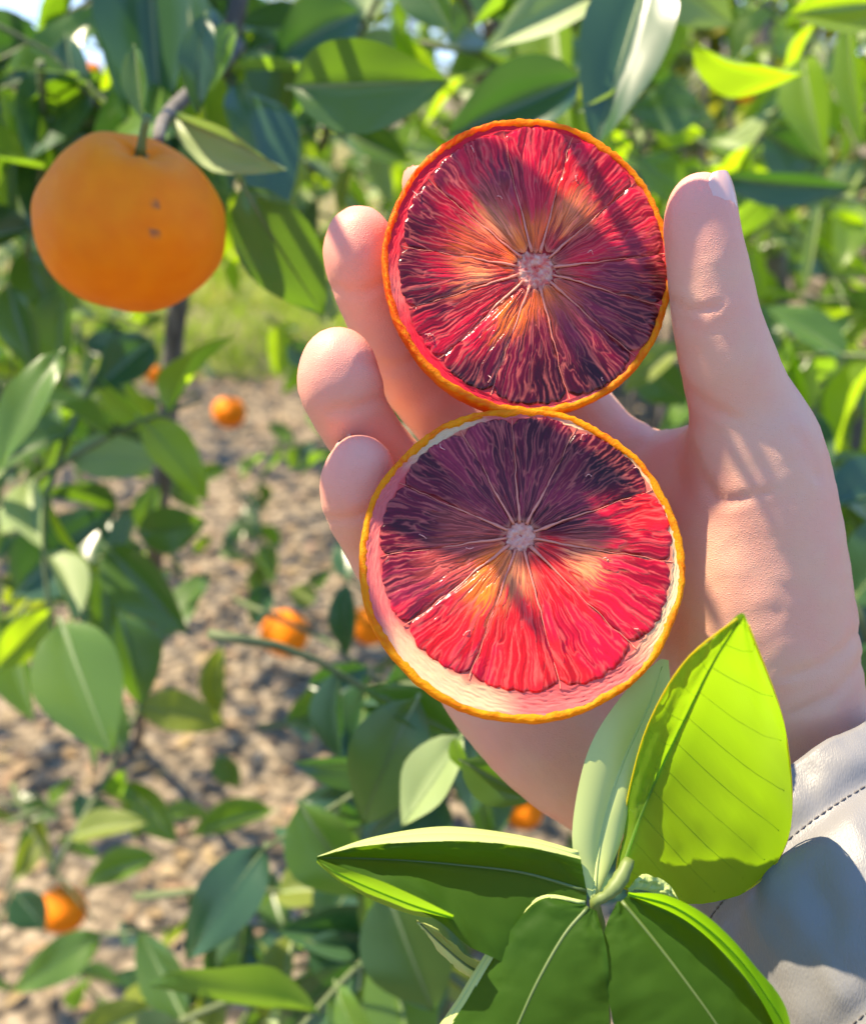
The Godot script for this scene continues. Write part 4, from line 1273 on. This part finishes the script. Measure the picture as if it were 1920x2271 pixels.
func build_sprig() -> void:
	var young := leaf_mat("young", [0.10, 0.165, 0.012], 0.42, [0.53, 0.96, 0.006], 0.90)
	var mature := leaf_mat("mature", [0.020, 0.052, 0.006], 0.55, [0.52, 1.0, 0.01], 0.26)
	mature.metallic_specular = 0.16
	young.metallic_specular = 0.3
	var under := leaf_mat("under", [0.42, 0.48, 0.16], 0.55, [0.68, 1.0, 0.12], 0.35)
	var yellow := plain(lin(0.62, 0.52, 0.01), 0.4)
	yellow.backlight_enabled = true
	yellow.backlight = lin(0.9, 0.8, 0.02)
	var o := thing("citrus_sprig", "leafy citrus sprig with six big glossy leaves in front of the wrist", "sprig", at(1345, 1985, 0.236))
	var rib_dark := leaf_mat("rib_dark", [0.09, 0.14, 0.008], 0.5, [0.56, 0.96, 0.01], 0.9)
	# the upright leaf that the sun shines through: its tip leans towards the camera
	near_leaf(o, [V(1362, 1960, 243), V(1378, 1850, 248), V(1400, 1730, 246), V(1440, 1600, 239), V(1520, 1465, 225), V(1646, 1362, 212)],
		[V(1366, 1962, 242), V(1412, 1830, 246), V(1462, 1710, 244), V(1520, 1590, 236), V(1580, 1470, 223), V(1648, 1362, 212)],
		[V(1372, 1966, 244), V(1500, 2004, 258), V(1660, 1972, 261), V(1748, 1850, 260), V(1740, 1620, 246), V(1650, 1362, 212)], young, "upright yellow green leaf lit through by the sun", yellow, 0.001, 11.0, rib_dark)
	# the pale one behind it
	near_leaf(o, [V(1310, 1998, 238), V(1272, 1900, 240), V(1274, 1790, 243), V(1310, 1650, 246), V(1385, 1535, 249), V(1462, 1462, 252)],
		[V(1316, 1990, 238), V(1325, 1900, 243), V(1345, 1800, 246), V(1385, 1680, 249), V(1440, 1560, 251), V(1472, 1462, 252)],
		[V(1326, 1985, 239), V(1372, 1880, 246), V(1410, 1760, 250), V(1450, 1640, 252), V(1484, 1540, 253), V(1482, 1464, 252)], under, "pale underside of a leaf standing behind the glowing one", null, 0.001, 3.0, under)
	# the long one to the left, with its upper and lower margins turned back
	near_leaf(o, [V(1288, 1905, 237), V(1180, 1880, 236), V(1060, 1866, 235), V(930, 1866, 235), V(800, 1876, 236), V(702, 1900, 238)],
		[V(1300, 1975, 238), V(1160, 1935, 240), V(1020, 1918, 241), V(900, 1908, 240), V(790, 1903, 239), V(702, 1902, 238)],
		[V(1300, 2020, 238), V(1190, 2140, 235), V(1060, 2110, 233), V(960, 2035, 233), V(830, 1985, 235), V(704, 1908, 238)], mature, "long olive leaf pointing left with its margins curled", null, 0.001)
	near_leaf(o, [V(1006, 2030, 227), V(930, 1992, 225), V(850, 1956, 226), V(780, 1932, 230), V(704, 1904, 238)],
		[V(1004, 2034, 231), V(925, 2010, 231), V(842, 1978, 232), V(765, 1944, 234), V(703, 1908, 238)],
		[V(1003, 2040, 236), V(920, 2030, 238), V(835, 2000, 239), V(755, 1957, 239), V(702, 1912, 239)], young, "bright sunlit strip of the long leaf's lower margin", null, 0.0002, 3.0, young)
	near_leaf(o, [V(1280, 1886, 239), V(1180, 1858, 241), V(1060, 1838, 242), V(960, 1834, 242), V(820, 1858, 240), V(706, 1898, 238)],
		[V(1282, 1895, 238), V(1180, 1868, 238), V(1060, 1852, 238), V(940, 1850, 238), V(810, 1868, 238), V(704, 1899, 238)],
		[V(1288, 1906, 237), V(1180, 1881, 236), V(1060, 1867, 235), V(930, 1867, 235), V(800, 1877, 236), V(702, 1901, 238)], under, "pale turned back upper margin of the long olive leaf", null, 0.0003, 3.0, under)
	# the small curled one beneath
	near_leaf(o, [V(1180, 2120, 245), V(1100, 2140, 246), V(1040, 2120, 246), V(980, 2070, 246), V(925, 2040, 245)],
		[V(1180, 2140, 246), V(1110, 2160, 244), V(1050, 2150, 242), V(985, 2100, 242), V(925, 2042, 245)],
		[V(1180, 2160, 247), V(1110, 2180, 248), V(1040, 2165, 249), V(980, 2115, 248), V(925, 2045, 245)], under, "small pale curled leaf under the long olive leaf", null, 0.001)
	# the two that hang to the bottom edge
	near_leaf(o, [V(1296, 2004, 236), V(1200, 1994, 237), V(1120, 2080, 236), V(1040, 2210, 234), V(960, 2360, 232), V(1000, 2560, 228)],
		[V(1304, 2012, 235), V(1250, 2075, 233), V(1190, 2180, 230), V(1140, 2290, 228), V(1090, 2400, 227), V(1020, 2560, 227)],
		[V(1322, 2020, 235), V(1345, 2110, 231), V(1350, 2230, 229), V(1340, 2330, 228), V(1260, 2460, 227), V(1030, 2565, 227)], mature, "dark leaf hanging down left of the stem at the bottom edge", null, 0.0008)
	near_leaf(o, [V(1296, 2000, 237), V(1195, 1990, 239), V(1105, 2075, 240), V(1020, 2205, 239), V(940, 2355, 237), V(985, 2560, 230)],
		[V(1297, 2002, 236), V(1197, 1992, 238), V(1112, 2078, 238), V(1030, 2208, 236), V(950, 2358, 234), V(990, 2560, 229)],
		[V(1298, 2005, 236), V(1202, 1996, 237), V(1122, 2082, 236), V(1042, 2212, 234), V(962, 2362, 232), V(1000, 2562, 228)], under, "pale turned back margin of the dark leaf left of the stem", null, 0.0002, 3.0, under)
	near_leaf(o, [V(1366, 2000, 236), V(1338, 2080, 233), V(1345, 2200, 230), V(1390, 2340, 228), V(1500, 2470, 227), V(1700, 2570, 226)],
		[V(1378, 1998, 236), V(1450, 2085, 233), V(1530, 2190, 230), V(1600, 2290, 228), V(1660, 2400, 227), V(1712, 2570, 226)],
		[V(1392, 1984, 237), V(1520, 2040, 235), V(1630, 2140, 232), V(1705, 2250, 230), V(1760, 2400, 228), V(1720, 2570, 226)], mature, "dark leaf hanging down right of the stem at the bottom edge", null, 0.0008)
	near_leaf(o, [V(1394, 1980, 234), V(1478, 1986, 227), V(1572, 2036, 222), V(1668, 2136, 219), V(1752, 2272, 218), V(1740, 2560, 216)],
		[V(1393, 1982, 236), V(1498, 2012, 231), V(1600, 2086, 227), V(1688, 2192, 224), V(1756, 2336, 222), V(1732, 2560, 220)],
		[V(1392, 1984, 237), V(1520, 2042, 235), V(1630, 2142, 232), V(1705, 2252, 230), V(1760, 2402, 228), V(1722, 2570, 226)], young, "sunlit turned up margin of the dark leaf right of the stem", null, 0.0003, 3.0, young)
	near_leaf(o, [V(1392, 1970, 240), V(1430, 1940, 242), V(1480, 1960, 243), V(1506, 1998, 243)],
		[V(1390, 1980, 240), V(1420, 1975, 242), V(1460, 1985, 243), V(1506, 2000, 243)],
		[V(1388, 1990, 240), V(1410, 2010, 242), V(1450, 2012, 243), V(1506, 2002, 243)], under, "small pale leaf behind the foot of the glowing leaf", null, 0.0005)
	var stem := []
	for v in seen([V(1396, 1905, 240), V(1372, 1955, 238), V(1345, 1985, 237), V(1318, 2005, 238), V(1330, 2060, 242), V(1342, 2300, 244), V(1330, 2700, 246)], 24): stem.append(v - o.position)
	var r := []
	for k in 24: r.append(0.0011 + 0.0006 * sin(PI * minf(k / 8.0, 1.0)) + 0.0002 * (k % 2))
	part("stem", tube(stem, r, 9), M.stem, o)
